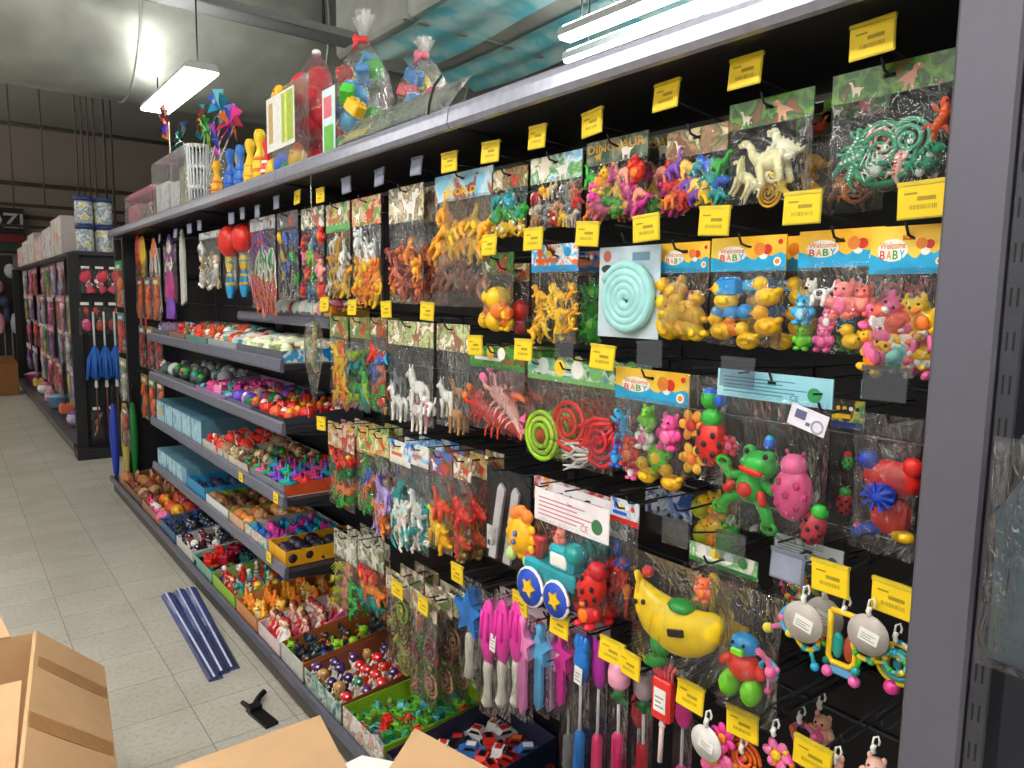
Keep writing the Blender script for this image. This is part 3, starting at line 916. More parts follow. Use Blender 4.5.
def hook(Y, z, label, kind=None, tY=None, tz=None, tip=1.12, group=None):
    """double-wire hook from the back panel towards the aisle; rod at Y,z; plate at tY,tz"""
    PN[0] += 1
    r = empty('peg_hook', (XB, Y, z), FACE); tag(r, label, 'hook', group)
    L = XB - tip
    tY = Y if tY is None else tY; tz = z + .036 if tz is None else tz
    mb = MB(); box(mb, (-.03, -.006, -.012), (.03, -.001, .03), 0, .001); mb.obj('back_plate', STEEL2, r)
    mb = MB(); tube(mb, [(0, -.004, 0), (0, -L + .05, 0), (0, -L + .03, .004), (0, -L + .02, .02)], .0024, 0, 6); mb.obj('prong', solid('#3a3b41', .35, .6), r)
    dx = Y - tY
    mb = MB(); tube(mb, [(dx * .3, -.004, .02), (dx, -L + .002, tz - z)], .002, 0, 6); mb.obj('ticket_arm', solid('#3a3b41', .35, .6), r)
    if kind:
        mb = MB(); box(mb, (-.034, -.004, -.025), (.034, -.001, .027), 0, .001); box(mb, (-.034, -.006, .023), (.034, .001, .029), 0)
        p = mb.obj('ticket_holder', CLEAR if kind == 'c' else SMOKE if kind == 's' else solid('#d8c030', .4), r, (dx, -L, tz - z), (RD(R(-6, 2)), RD(R(-4, 4)), RD(R(-6, 6))))
        if kind == 'y':
            mb = MB(); box(mb, (-.032, -.0052, -.0225), (.032, -.0041, .022), 0); y = -.0054
            rect(mb, -.024, .010, -.006, .013, y, 1); rect(mb, -.006, .0005, .019, .0065, y, 1)
            rnd = random.Random(PN[0]); q = -.017
            while q < .02:
                w = rnd.choice((.0006, .001, .0016)); rect(mb, q, -.0115, q + w, -.005, y, 1); q += w + rnd.choice((.0007, .0012))
            mb.obj('price_ticket', [YEL, INK], p)['label'] = 'yellow price ticket'
        elif kind == 's':
            mb = MB(); box(mb, (-.03, -.0052, -.021), (.03, -.0041, .02), 0); mb.obj('paper_insert', solid('#8a90a4', .5), p)
    return r
def rootcopy(root, dv, label, group=None):
    r = root.copy(); COL.objects.link(r)
    r.location = root.location + Vector(dv)
    r['label'] = label
    if group: r['group'] = group
    for ch in list(root.children):
        c = ch.copy(); COL.objects.link(c); c.parent = r
        for g in ch.children:
            d = g.copy(); COL.objects.link(d); d.parent = c
    return r
def fillbag(r, W, H, T, contents, seed):
    rnd = random.Random(seed)
    for c in contents:
        if c[0] == 'pile':
            _, kinds, cols, n, u0, u1, v0, v1, size = c
            w, h = (u1 - u0) * W, (v1 - v0) * H
            n = int(n * 1.35 + .5); nc = max(1, round(math.sqrt(n * w / max(h, .001)))); nr = max(1, math.ceil(n / nc))
            k = 0
            for i in range(nr):
                for j in range(nc):
                    if k >= n: break
                    s = size * rnd.uniform(1.0, 1.25)
                    x = W * u0 + w * (j + .5 + .25 * (i % 2) + rnd.uniform(-.2, .2)) / nc
                    z = H * v0 + h * (i + .5 + rnd.uniform(-.2, .2)) / nr
                    x = min(max(x, -W / 2 + s * .38), W / 2 - s * .38) if s * .76 < W else 0
                    kd = kinds[(k + seed) % len(kinds)]; cl = cols[(k * 5 + seed + i) % len(cols)]
                    sy = min(s, T / .62)
                    toy(kd, cl, (x, T * rnd.uniform(-.1, .08), max(z, s * .38)), (s, sy, s), (0, rnd.uniform(-.9, .9), rnd.choice((0, pi)) if kd in ('dino', 'horse', 'longneck') else 0), r)
                    k += 1
        else:
            kd, cl, u, v, s = c[:5]; rot = RD(c[5]) if len(c) > 5 else 0
            s = s * W
            toy(kd, cl, (u * W, -T * .05, v * H), (s, min(s, T / .55), s), (0, rot, RD(c[6]) if len(c) > 6 else 0), r)
def pack(label, px, head, hh, contents, X=1.17, T=.05, tagk=None, tagpx=None, hookit=True, behind=(), name='toy_pack', cat='toy pack', filmm=None, slant=0.0, desc=None, group=None, top=.12, stack=0):
    xl, yt, xr, yb = px
    a, b, c = at(xl, yt, X), at(xr, yt, X), at(xl, yb, X)
    W, z1, z0 = a.y - b.y, a.z, c.z
    H = z1 - z0
    PN[0] += 1; seed = PN[0]
    r = empty(name, (X, (a.y + b.y) / 2, z0), FACE); tag(r, label, cat, group)
    H0 = H * (1 - hh)
    if head:
        mb, mats = header_card(W * .985, H0, H, head, seed * .37)
        mb.obj('header_card', mats, r)
    T = min(T, W * .6)
    pouch(W, H0 + .012 if head else H, T, seed, top=top).obj('clear_pouch', filmm or (FILM if seed % 3 else FILM2), r)
    fillbag(r, W, H0, T, contents, seed)
    hz = z1 - .018
    if hookit:
        tY = tz = None
        if tagpx:
            t = at(tagpx[0], tagpx[1], 1.12); tY, tz = t.y, t.z
        ds = desc or label
        hook((a.y + b.y) / 2, hz, {'y': 'peg hook with yellow price ticket', 'c': 'peg hook with empty clear ticket plate', 's': 'peg hook with grey ticket plate', None: 'bare black peg hook'}[tagk] + ' holding the ' + ds, tagk, tY, tz)
    for k in range(stack):
        rootcopy(r, (.055 * (k + 1), -.004 * (k + 1), 0), '%s spare of the %s on the same hook' % (('first', 'second')[k], desc or label))
    for k, (dx, dy, lb) in enumerate(behind):
        rootcopy(r, (dx, dy, 0), lb)
    return r
# ------------------------------------------------------------------ colours of the toys
Yw, Or, Rd, Gn, Bl, Cy, Pk, Pu, Wh, Cr, Br, Tn, Mg, Lg, Te, Gy, Sa = '#f3c318', '#ee7a1c', '#d9261c', '#2fa836', '#1f5fd0', '#2aa7d8', '#ee6aa0', '#7a3fb0', '#efeee9', '#e6dfae', '#7a4630', '#b98a55', '#d8309a', '#7fd02a', '#179a98', '#7d8288', '#ef8f80'
JUN = ('#1f4a1c', '#35702a', '#6a9a3c', '#2c5a2a', '#8a5a36')
BRN = ('#3a2a1e', '#7a5638', '#b08a62', '#4a5a30', '#d8c8a0')
PAL = ('#d8d0b0', '#9ab060', '#c8d8a0', '#7a5a40', '#f0ead0')
SKY = ('#2f8ac8', '#7cc0e4', '#d8eef6', '#4f9a40', '#e8e0d0')
MIX = [(Rd, Yw), (Yw, Or), (Gn, Yw), (Bl, Rd), (Or, Rd), (Pk, Wh), (Pu, Yw), (Cy, Wh)]
DIN = [(Or, Yw), (Yw, Or), (Gn, Lg), (Br, Tn), (Rd, Or), (Te, Gn)]
# ---- top row
pack('jungle toy pack with green coiled snake, topmost pack against the grey end panel', (833, 77, 955, 197), ('animal', JUN, 22, '#e8dcc0', '#c88a70'), .24,
     [('coil', ('#1f8a62', '#cfe8d0'), -.02, .42, .62), ('coil', ('#46a882', '#e8f2e8'), .2, .5, .42, 60), ('coil', ('#d8a8a0', '#c83a3a'), -.02, .55, .34, 20), ('lizard', ('#c8502a', Or), .42, .6, .4, 15), ('lizard', ('#3a9a78', Wh), -.3, .35, .4, 60), ('pile', ['spider', 'lizard'], [('#d8e8dc', '#58a888'), ('#2f9a70', Wh), ('#e0b0a8', Rd)], 7, -.4, .45, .1, .6, .05)],
     tagk='y', tagpx=(873, 40), desc='green coiled snake pack')
pack('pack of reddish rubber snakes peeking out under the green coiled snake pack', (824, 100, 890, 215), ('animal', JUN, 22), .2, [('coil', ('#a85038', Tn), .1, .3, .6), ('pile', ['lizard'], [(Or, Yw), (Br, Or)], 4, -.4, .4, .1, .5, .06)], X=1.25, hookit=False)
pack('pack of cream white dinosaur skeleton toys under a green jungle card', (730, 106, 815, 206), ('animal', JUN, 24, '#e8dcc0', '#d8a080'), .26,
     [('longneck', (Cr, '#f4f0d8'), .05, .52, .66, -15), ('dino', ('#e8e4c4', Cr), .2, .66, .45), ('horse', (Cr, '#cfc890'), -.25, .35, .45, 25), ('lizard', ('#f0ecd0', Cr), -.1, .24, .5, 50), ('coil', ('#d8a828', Yw), .05, .1, .3), ('lizard', ('#e8c840', Cr), .2, .2, .4, -40)],
     tagk='y', tagpx=(746, 73), desc='cream skeleton dinosaur pack', T=.06)
pack('pack with a brown and gold dragon hanging deeper between two jungle packs', (797, 118, 834, 205), ('animal', JUN, 24), .25, [('dino', ('#c08a20', '#8a4a20'), .05, .62, .95), ('dino', ('#d8a030', Br), 0, .25, .8)], X=1.25, hookit=False)
pack('pack of rainbow dinosaurs under a brown ape face card, top row', (668, 134, 729, 210), ('animal', BRN, 20, '#e0c8a0', '#9a7458'), .34,
     [('pile', ['dino', 'longneck'], [(Or, Yw), (Yw, Or), (Gn, Lg), (Pu, Mg), (Bl, Cy), (Rd, Pk), (Te, Wh)], 11, -.46, .46, .04, .92, .052)], tagk='y', tagpx=(667, 97), desc='ape face card pack')
pack('pack of pink and orange dinosaurs with DINOSAUR lettering on its card', (587, 144, 649, 222), ('text', ('#20382a', '#3a5a40', '#6a7a68', '#a8a090'), 30, '#d8a83a', '#e8e4da', ('DINOSAUR', 0, .66, .36, 1, .92)), .3,
     [('pile', ['dino', 'longneck', 'chub'], [(Pk, Mg), (Mg, Pk), (Or, Yw), (Yw, Or), (Rd, Or), (Gn, Lg), ('#e89a80', Pk)], 11, -.46, .46, .02, .9, .056)], tagk='y', tagpx=(593, 124), desc='dinosaur lettered pack',
     behind=((.05, -.06, 'second pack with dinosaur lettering, hanging just behind the pink and orange one'),))
pack('pack of farm animals under a blue sky and green grass card', (531, 160, 583, 230), ('animal', SKY, 16, '#f4f0e8', '#e8e8e4'), .36,
     [('pile', ['horse', 'cat', 'longneck'], [(Gy, Wh), ('#c8b8a8', Wh), (Yw, Or), (Rd, Wh), ('#8a8a88', Gy), (Tn, Br)], 11, -.46, .46, .02, .94, .05)], tagk='y', tagpx=(538, 138), desc='farm animal pack')
pack('narrow pack of teal, purple and orange animals under a tan card', (492, 172, 528, 238), ('animal', BRN, 30), .3, [('pile', ['dino', 'cat', 'chub'], [(Te, Cy), (Pu, Bl), (Or, Yw), (Yw, Wh), (Gn, Te)], 8, -.45, .45, .02, .95, .05)], tagk='y', tagpx=(491, 153), desc='narrow teal and purple animal pack')
pack('tall pack of yellow and brown dinosaurs with WORLD lettering on a blue card', (435, 178, 494, 306), ('text', ('#3f9acc', '#86c4e0', '#c8e0e8', '#a05a40'), 12, '#f2c83a', '#9a4a34', ('WORLD', -.02, .3, .26, 1, .5)), .2,
     [('pile', ['dino', 'longneck'], [(Yw, Or), ('#f0a81c', Yw)], 8, -.44, .44, .5, .95, .085), ('pile', ['dino', 'longneck', 'turtle'], [(Br, Tn), ('#8a5a48', Br), ('#a07058', Tn)], 6, -.44, .44, .16, .5, .085)], tagk='y', tagpx=(450, 163), desc='tall yellow and brown dinosaur pack', T=.06)
pack('tall pack of red-brown and orange apes under a tan and white card', (389, 190, 424, 303), ('animal', ('#b8a070', '#d8c8a0', '#6a5a38', '#e8e4d8'), 24, '#f0ece0', '#e8e6e0'), .3,
     [('pile', ['monkey', 'dino'], [('#b85030', Or), ('#e88a20', Yw), ('#d86a50', Sa), ('#8a3a2a', Br)], 8, -.42, .42, .08, .72, .075)], tagk='s', tagpx=(417, 167), desc='red-brown ape pack', T=.06,
     behind=((.06, -.04, 'plain brown-backed pack tucked behind the tall red-brown ape pack'),))
pack('tall pack of white apes above orange dinosaurs under a red picture card', (352, 200, 381, 304), ('animal', ('#a83a34', '#d86a50', '#e8c0a0', '#6a9a3c'), 26), .26,
     [('pile', ['monkey'], [(Wh, Gy), ('#d8dce0', Wh)], 3, -.42, .42, .6, .95, .075), ('pile', ['dino', 'monkey'], [('#f09a1c', Yw), ('#ee8416', Or), (Yw, Or)], 7, -.42, .42, .04, .58, .085)], tagk='s', tagpx=(380, 178), desc='white ape and orange dinosaur pack', T=.06)
pack('tall pack of yellow giraffes and white animals under a green striped card', (326, 206, 350, 297), ('strip', ('#3a5a30', '#a86a30', '#d8d0b8', '#4a8a50'), 24, '#5fae5a', '#c8702a'), .3,
     [('pile', ['horse', 'longneck'], [(Wh, Gy), (Yw, Br), ('#f0b020', Or)], 8, -.42, .42, .04, .95, .08)], tagk='s', tagpx=(347, 186), desc='yellow giraffe pack', T=.06)
pack('tall pack of green and pink animals under a pale card, left of the giraffe pack', (301, 210, 324, 300), ('animal', ('#6a6450', '#c8c0a8', '#3a4a30', '#e0dcc8'), 26), .22,
     [('pile', ['dino', 'turtle', 'chub'], [(Lg, Gn), ('#f0a090', Pk), (Gn, Lg), (Rd, Or), ('#3a7a9a', Cy), ('#8a3a40', Rd)], 9, -.42, .42, .02, .95, .08)], tagk='y', tagpx=(321, 196), desc='green and pink animal pack', T=.06)
pack('dark narrow pack of black and yellow stick toys on the top row', (277, 214, 298, 300), ('animal', ('#2a2a2e', '#46464c', '#6a6a70'), 30), .18, [('pile', ['stick'], [('#1c2a4a', Yw), ('#242428', '#d8b020'), ('#1a1a1e', Bl), ('#2a3a2a', Gn)], 6, -.42, .42, .1, .9, .12)], tagk='y', tagpx=(298, 198), desc='black and yellow stick pack')
pack('clear pack of many-coloured stringy toys next to the dark stick pack', (250, 220, 275, 308), ('lines', ('#c8ccd0', '#dfe2e4', '#a8acb2'), 20, '#8a8e96', '#9a4a40'), .14, [('pile', ['strands'], [(Rd, Wh), (Cy, Yw), (Or, Pk), (Wh, Gn), (Bl, Rd)], 6, -.42, .42, .04, .96, .15)], tagk='s', tagpx=(277, 203), desc='stringy toy pack')
pack('tube pack with red ball over yellow and blue pin, nearer of two', (238, 228, 249, 291), None, 0, [('ball', (Rd, Rd), 0, .82, .9), ('pin', (Yw, Cy), 0, .58, 1.0), ('pin', ('#1f9ad8', Yw), 0, .25, 1.3)], tagk='s', tagpx=(258, 212), desc='nearer red ball tube', T=.06, X=1.18)
pack('tube pack with red ball over yellow and blue pin, farther of two', (224, 232, 235, 290), None, 0, [('ball', (Rd, Rd), 0, .82, .9), ('pin', (Yw, Cy), 0, .58, 1.0), ('pin', ('#1f9ad8', Yw), 0, .25, 1.3)], tagk='s', tagpx=(243, 214), desc='farther red ball tube', T=.06, X=1.18)
pack('clear pack of beige and white figures beside the red ball tubes', (199, 234, 220, 288), ('lines', ('#d8dce0', '#b8bcc2', '#eceef0'), 22), .12, [('pile', ['figure', 'chub'], [('#c8b088', Wh), (Wh, '#d8c0b0'), ('#b8a060', Tn), ('#e0dcd8', Gy)], 7, -.42, .42, .04, .95, .12)], tagk='s', tagpx=(232, 219), desc='beige figure pack')
pack('pack with a magenta and purple dressed doll near the far end of the top row', (163, 246, 176, 302), None, 0, [('doll', (Mg, Pu), 0, .62, 1.2), ('doll', (Pu, '#4a3a80'), 0, .25, 1.2)], tagk='s', tagpx=(190, 229), desc='magenta doll pack', X=1.18)
pack('clear narrow pack with a red whistle beside the magenta doll pack', (149, 250, 160, 306), None, 0, [('stick', (Rd, Or), 0, .55, 1.5), ('strands', ('#c8ccd0', Wh), 0, .5, 1.4)], tagk='s', tagpx=(176, 234), desc='red whistle pack', X=1.18)
pack('pack of orange and red sticks, farthest pack of the top row', (135, 254, 147, 306), None, 0, [('stick', (Or, Rd), -.2, .5, 1.6), ('stick', (Rd, Yw), .2, .45, 1.6), ('stick', ('#6a9a3a', Or), 0, .6, 1.3)], tagk='s', tagpx=(160, 239), desc='orange and red stick pack', X=1.18)
# white surfboard-shaped card
p = at(183, 268, 1.17); q = mpp(p)
mb = MB(); prism(mb, [(-.05, -.23), (.05, -.20), (.052, .1), (.03, .2), (0, .235), (-.03, .2), (-.052, .1)], -.006, .006)
o = mb.obj('toy_surfboard', solid('#c9c9c4', .4), None, p, (0, 0, FACE)); tag(o, 'pale grey blade-shaped toy with rounded tip hanging on the top row', 'toy')
hook(p.y, p.z + .245, 'peg hook with grey ticket plate holding the pale blade-shaped toy', 's', at(200, 226, 1.12).y, at(200, 226, 1.12).z)
# ---- second row
WEL = ('welcome',)
pack('welcome baby pack of yellow chicks and red toys, half behind the grey end panel', (872, 228, 952, 372), WEL, .32, [('pile', ['chub', 'duck', 'cat'], [(Yw, Or), ('#f2cf40', Or), ('#e8604c', Rd), (Pk, Wh), ('#f0dcd0', Pk), ('#7fd0c8', Wh)], 12, -.46, .42, .02, .66, .066)], tagk='y', tagpx=(923, 201), X=1.155, desc='yellow chick and red toy pack', T=.07)
pack('welcome baby pack with pink pig, white cow and blue seal toys', (800, 232, 886, 351), WEL, .3, [('chub', ('#f08078', Pk), .1, .62, .5), ('cat', (Wh, DARK), -.2, .72, .42), ('chub', (Cy, '#8fd0e8'), -.37, .5, .42), ('chub', ('#ec6f66', Sa), .33, .62, .42), ('duck', (Yw, Or), .22, .2, .36), ('chub', ('#5fc23a', Lg), -.36, .16, .34), ('chub', ('#e860a8', Pk), -.1, .17, .36), ('chub', (Pk, Wh), -.06, .4, .3), ('duck', ('#f09a2a', Rd), .42, .3, .26)],
     tagk='y', tagpx=(803, 209), T=.07, desc='pink pig and white cow pack', behind=((.045, -.055, 'second welcome baby pack showing its edge behind the pink pig and white cow pack'),))
pack('welcome baby pack of yellow ducks with blue caps', (712, 239, 788, 344), WEL, .31, [('duck', (Yw, Or), -.26, .66, .44), ('duck', (Yw, Rd), .28, .72, .42), ('duck', ('#f0b414', Or), .3, .34, .44), ('duck', (Yw, Or), -.3, .25, .42), ('block', ('#1f8fd8', Bl), -.2, .78, .36), ('ball', ('#1f8fd8', Cy), -.34, .44, .18), ('ball', ('#1f8fd8', Cy), -.16, .45, .18), ('ball', ('#1f8fd8', Cy), .02, .46, .18), ('duck', ('#e87a1c', Or), -.12, .26, .3), ('duck', (Yw, Or), .06, .13, .4), ('block', (Cy, Bl), .08, .8, .2)],
     tagk='y', tagpx=(715, 222), T=.07, desc='blue capped duck pack', behind=((.045, -.04, 'second pack of ducks showing its orange card edge behind the blue capped duck pack'),))
pack('welcome baby pack of plain yellow ducks next to the pale teal coil', (661, 244, 711, 338), WEL, .31, [('pile', ['duck'], [(Yw, Or), ('#f5cc22', Or), ('#f0b818', Rd)], 5, -.45, .45, .02, .95, .075)], tagk='y', tagpx=(647, 229), T=.07, desc='plain yellow duck pack', X=1.18)
pack('pack of yellow rubber chickens under a bright blue card', (532, 246, 579, 340), ('strip', ('#2a8ad0', '#4fb0e4', '#f0f4f4', '#e8702a'), 30, '#2f9ad8', '#e8632a'), .28, [('pile', ['dino', 'lizard'], [(Yw, Or), ('#f4d028', Yw), ('#f0b81a', Rd)], 9, -.45, .45, .02, .75, .062)], tagk='y', tagpx=(588, 235), desc='yellow rubber chicken pack')
pack('pack of green lizards in the gap between the yellow chickens and the teal coil', (578, 252, 602, 345), ('strip', ('#2a5a8a', '#3a7ab0', '#d86a2a'), 30, '#284a78', Or), .22, [('pile', ['lizard', 'turtle'], [(Gn, Lg), ('#2f8a2a', Gn)], 6, -.4, .4, .02, .8, .06)], X=1.27, tagk=None, desc='green lizard pack')
pack('pack of orange, yellow and green fruit toys under a green leaf card', (482, 254, 514, 328), ('animal', JUN, 30), .28, [('pile', ['egg', 'ball', 'chub'], [(Or, Yw), (Yw, Lg), (Lg, Gn), ('#f0704a', Rd), (Yw, Or)], 6, -.45, .45, .05, .66, .055)], tagk='y', tagpx=(534, 240), desc='fruit toy pack')
pack('pack with a round red fruit toy right of the green leaf card pack', (513, 264, 530, 334), ('animal', BRN, 30), .25, [('egg', (Rd, '#b01c24'), 0, .45, 1.0), ('egg', ('#c83040', Pk), 0, .15, .7)], tagk='y', tagpx=(490, 246), X=1.22, desc='round red fruit pack')
# pale teal coil on its card
a, b, c = at(600, 248, 1.165), at(661, 248, 1.165), at(600, 336, 1.165)
W, H = a.y - b.y, a.z - c.z
r = empty('coil_toy', (1.165, (a.y + b.y) / 2, c.z), FACE); tag(r, 'big pale teal coiled rope toy on a light grey-blue card', 'toy')
mb = MB(); box(mb, (-W / 2, 0, 0), (W / 2, .003, H), 0, .0005); rect(mb, W * .06, H * .84, W * .34, H * .93, -.0005, 1); disc(mb, (-W * .36, H * .9), W * .07, -.0005, 2); disc(mb, (-W * .36, H * .76), W * .1, -.0006, 3, 12, W * .05)
mb.obj('card', [printed(('#9fb8c8', '#b4cad6', '#c6d6de'), 12, .35, 3.0, True), solid('#6f90a8'), solid('#c86a5a'), solid('#2c3a34')], r)
mb = MB()
P, rr = [], []
for i in range(112):
    th = i * .25; q = .008 + (W * .44 - .012) * i / 111
    P.append((W * .04 + q * cos(th), -.011, H * .43 + q * sin(th))); rr.append(.0108)
tube(mb, P, rr, 0, 8); mb.obj('rope_coil', solid('#9fd8d8', .4), r)
hook((a.y + b.y) / 2, a.z + .005, 'bare black peg hook holding the pale teal coil card')
# ---- third row, farther bay
HD = ('animal', ('#3f6a34', '#7a9a50', '#5a7a3a', '#b8a070'), 26)
HD2 = ('animal', PAL, 22, '#f4f0e0', '#9a6a50')
pack('pack of yellow lizards beside the hanging pointed pouch', (330, 316, 348, 405), HD, .22, [('pile', ['lizard'], [(Yw, Or), (Or, Rd), ('#e8c030', Yw)], 6, -.4, .4, .05, .85, .11)], tagk='y', tagpx=(325, 305), desc='yellow lizard pack')
pack('pack of green and teal insects between the yellow lizards and the parrots', (350, 317, 370, 407), HD, .22, [('pile', ['lizard', 'spider'], [(Gn, Lg), ('#9ab820', Yw), (Te, Gn), ('#2a5a3a', Gn)], 7, -.4, .4, .05, .85, .09)], tagk='y', tagpx=(353, 308), desc='green insect pack', stack=2)
pack('pack of red and blue parrots left of the white horse pack', (371, 318, 387, 410), ('animal', BRN, 28), .2, [('pile', ['fish', 'dino'], [(Rd, Yw), (Bl, Cy), ('#c87050', Or), (Gn, Rd)], 6, -.4, .4, .04, .85, .085)], tagk='y', tagpx=(387, 310), desc='parrot pack')
pack('pack of white horses under a pale green card with brown ape face', (388, 320, 434, 416), HD2, .24, [('horse', (Wh, '#d8d4cc'), .2, .48, .55), ('horse', ('#f4f2ee', Wh), -.24, .26, .5), ('horse', ('#efe8e2', Pk), .2, .18, .5), ('horse', (Gy, '#5a5a5e'), -.2, .52, .36), ('cat', (Wh, Pk), .42, .3, .3)], tagk='y', tagpx=(428, 312), desc='white horse pack', T=.06)
pack('pack of white and tan horses under a pale green card, right of the white horses', (437, 323, 470, 424), HD2, .26, [('horse', (Wh, Gy), -.1, .4, .75), ('horse', (Tn, Br), .15, .2, .7), ('horse', ('#a08060', Br), .2, .5, .5)], tagk=None, desc='tan horse pack', T=.06)
pack('pack of pink and red lobsters under a green leaf card', (470, 344, 526, 425), ('strip', JUN, 24, '#3f8a3a', '#d8e0d8'), .26, [('lobster', ('#f0b0a8', Pk), .15, .52, .75, 20), ('lobster', (Rd, Or), -.25, .32, .6, 10), ('lobster', ('#e83a28', Rd), .05, .2, .75), ('lobster', ('#f2c0b8', '#e89890'), .3, .34, .5, 35), ('lobster', ('#c86040', Br), .38, .62, .34)], tagk='y', tagpx=(476, 346), desc='lobster pack', T=.06, stack=2)
# ---- third row, nearer bay
pack('pack of green and red rubber bracelets left of the bright baby toy packs', (528, 358, 617, 453), ('strip', ('#2a6ab0', '#5fa8a0', '#8fc070', '#d8e4d8', '#3a7a48'), 30, '#7ab86a', '#d8e4e0'), .2, [('ring', ('#9ad01c', '#b8e040'), -.3, .28, .42), ('coil', (Rd, '#b01828'), .02, .5, .44, 30), ('coil', ('#c81e32', Rd), .36, .36, .4), ('strands', (Rd, '#a01828'), .3, .42, .4, 60), ('strands', ('#c8ccd0', Wh), .1, .14, .3, 80), ('ball', ('#c84a2a', Gn), -.3, .28, .1)], tagk='y', tagpx=(603, 358), desc='rubber bracelet pack', stack=2)
hook(at(565, 347, 1.12).y, 1.46, 'peg hook with empty clear ticket plate over the rubber bracelet pack', 'c')
hook(at(524, 351, 1.12).y, 1.44, 'peg hook with yellow price ticket between the lobster and bracelet packs', 'y')
pack('welcome baby pack of blue, white, pink and green bath toys', (616, 366, 691, 468), WEL, .3, [('lizard', (Cy, Bl), -.34, .55, .5, -20), ('chub', ('#6fc824', Lg), .0, .78, .32), ('chub', (Wh, Pk), -.02, .56, .34), ('chub', ('#e84a9a', Pk), .3, .66, .42), ('chub', (Rd, Or), -.22, .3, .38), ('turtle', ('#5fc020', Yw), .16, .3, .42, 70), ('duck', (Yw, Or), .0, .08, .34), ('duck', ('#f0b418', Or), .32, .06, .34), ('chub', (Pk, Wh), -.18, .06, .26), ('chub', (Bl, Cy), -.4, .2, .3)], tagk='c', tagpx=(650, 355), T=.075, desc='bath toy pack')
pack('tied bag with a red ladybug toy and yellow petals', (685, 374, 728, 477), None, 0, [('ladybug', (Rd, Gn), .22, .42, 1.15), ('flower', ('#f0a030', Rd), -.24, .52, .8), ('flower', ('#f4bc40', Or), -.2, .2, .8), ('egg', (Gn, Bl), .14, .8, .5), ('egg', (Bl, Bl), .38, .8, .34)], tagk=None, desc='red ladybug bag', T=.08, X=1.16, top=.05)
r = pack('large pack with jointed green frog and pink ladybug under a light blue card', (718, 368, 836, 522), ('lines', ('#7cc0d4', '#92cede', '#a8d8e4'), 8, '#4a8aa0', '#2f9a5a', 'CE'), .17, [('frog', ('#1fae34', Rd), -.12, .36, .64, 8), ('ladybug', ('#e0508a', Pk, Wh, Yw, '#c02a6a'), .24, .4, .52), ('flower', ('#c83040', Pk), -.34, .62, .22), ('flower', (Rd, Or), -.3, .3, .2), ('egg', (Bl, Cy), .02, .7, .14), ('ladybug', ('#a83040', Gn), .42, .18, .34, 20)], tagk='c', tagpx=(738, 373), T=.085, X=1.15, desc='green frog pack')
mb = MB(); box(mb, (-.034, -.001, -.018), (.034, 0, .018)); rect(mb, -.024, -.003, -.004, .012, -.0012, 1); rect(mb, -.002, -.010, .006, -.004, -.0012, 1)
for k in range(2): tube(mb, arc(.019, -.006, .009 + .002 * k, 0, 350, 14, -.0014), .0005, 1, 4)
d = at(808, 420, 1.11); mb.obj('paper_label', [solid('#e4e2ee', .5), solid('#5a6488', .5)], r, (r.location.y - d.y, d.x - r.location.x, d.z - r.location.z), (0, RD(14), 0))['label'] = 'white paper label'
pack('pack of red toy with dark blue propeller, lowest against the grey end panel', (857, 411, 925, 548), None, 0, [('propeller', ('#dc2018', '#1b3fb0', Yw), .1, .44, 1.25), ('flower', ('#1b3fb0', Wh), -.3, .66, .36), ('egg', (Bl, Pk), -.34, .14, .3)], tagk='c', tagpx=(885, 385), T=.085, X=1.15, desc='red propeller toy pack', top=.05)
pack('pack with dark red and green ladybug between the frog and propeller packs', (833, 398, 866, 540), ('strip', ('#2f5aa0', '#4f9a50', '#d8c040', '#3a3a40'), 30, '#243a78', Yw), .2, [('ladybug', ('#b02830', Gn), .1, .36, .9), ('ladybug', ('#2f9a3a', Rd), .1, .72, .6)], X=1.24, desc='dark red ladybug pack', T=.07)
# ---- fourth row
GRN = ('animal', ('#2f6a30', '#5fa048', '#d8d8a0', '#c88a30'), 26)
BLU = ('strip', ('#1f5ab0', '#3f8ad8', '#a8d4ec', '#e8e4dc'), 22, '#e0d8d0', '#d8703a')
pack('pack of green insects and red toys under a framed brown photo card', (328, 420, 354, 500), ('animal', ('#6a2a24', '#a85040', '#e8d8c8', '#c8a040'), 20, '#f0ece4', '#b8503a'), .3, [('pile', ['spider', 'lizard', 'dino'], [(Gn, Or), ('#e88a50', Rd), ('#1f7a3a', Gn), (Rd, Yw), (Sa, Or)], 9, -.42, .42, .03, .95, .085)], desc='framed photo card pack', tagk='y', tagpx=(322, 424), stack=2)
pack('pack of green and blue dinosaurs under a green and gold card', (357, 425, 374, 508), GRN, .3, [('pile', ['dino', 'lizard'], [(Gn, Lg), (Bl, Cy), (Or, Rd), ('#2f9a3a', Yw)], 7, -.42, .42, .03, .95, .085)], desc='green and gold card pack', stack=2)
pack('pack with a lilac unicorn and orange animals under a green card', (374, 431, 389, 530), GRN, .22, [('horse', ('#b8a0e0', Pu), .15, .55, 1.3), ('pile', ['dino', 'horse'], [(Or, Yw), ('#e8a060', Or), ('#c8b0f0', Pk)], 5, -.4, .4, .03, .5, .08)], desc='lilac unicorn pack')
pack('pack of white and teal dinosaurs under a blue card', (390, 438, 411, 540), BLU, .22, [('pile', ['dino', 'horse'], [(Wh, '#c8d8d8'), ('#d8e8e4', Te), ('#f0dcd4', Sa), (Te, Cy)], 7, -.42, .42, .02, .7, .1)], desc='white and teal dinosaur pack', stack=2)
pack('pack with a big teal dinosaur under a blue card, right of the white ones', (411, 442, 429, 548), BLU, .2, [('dino', ('#0f9a9a', Te), .1, .3, 1.4, 60), ('dino', (Wh, Te), -.1, .5, 1.1), ('pile', ['dino'], [('#e8e4dc', Wh)], 2, -.4, .4, .05, .5, .08)], desc='big teal dinosaur pack', stack=2)
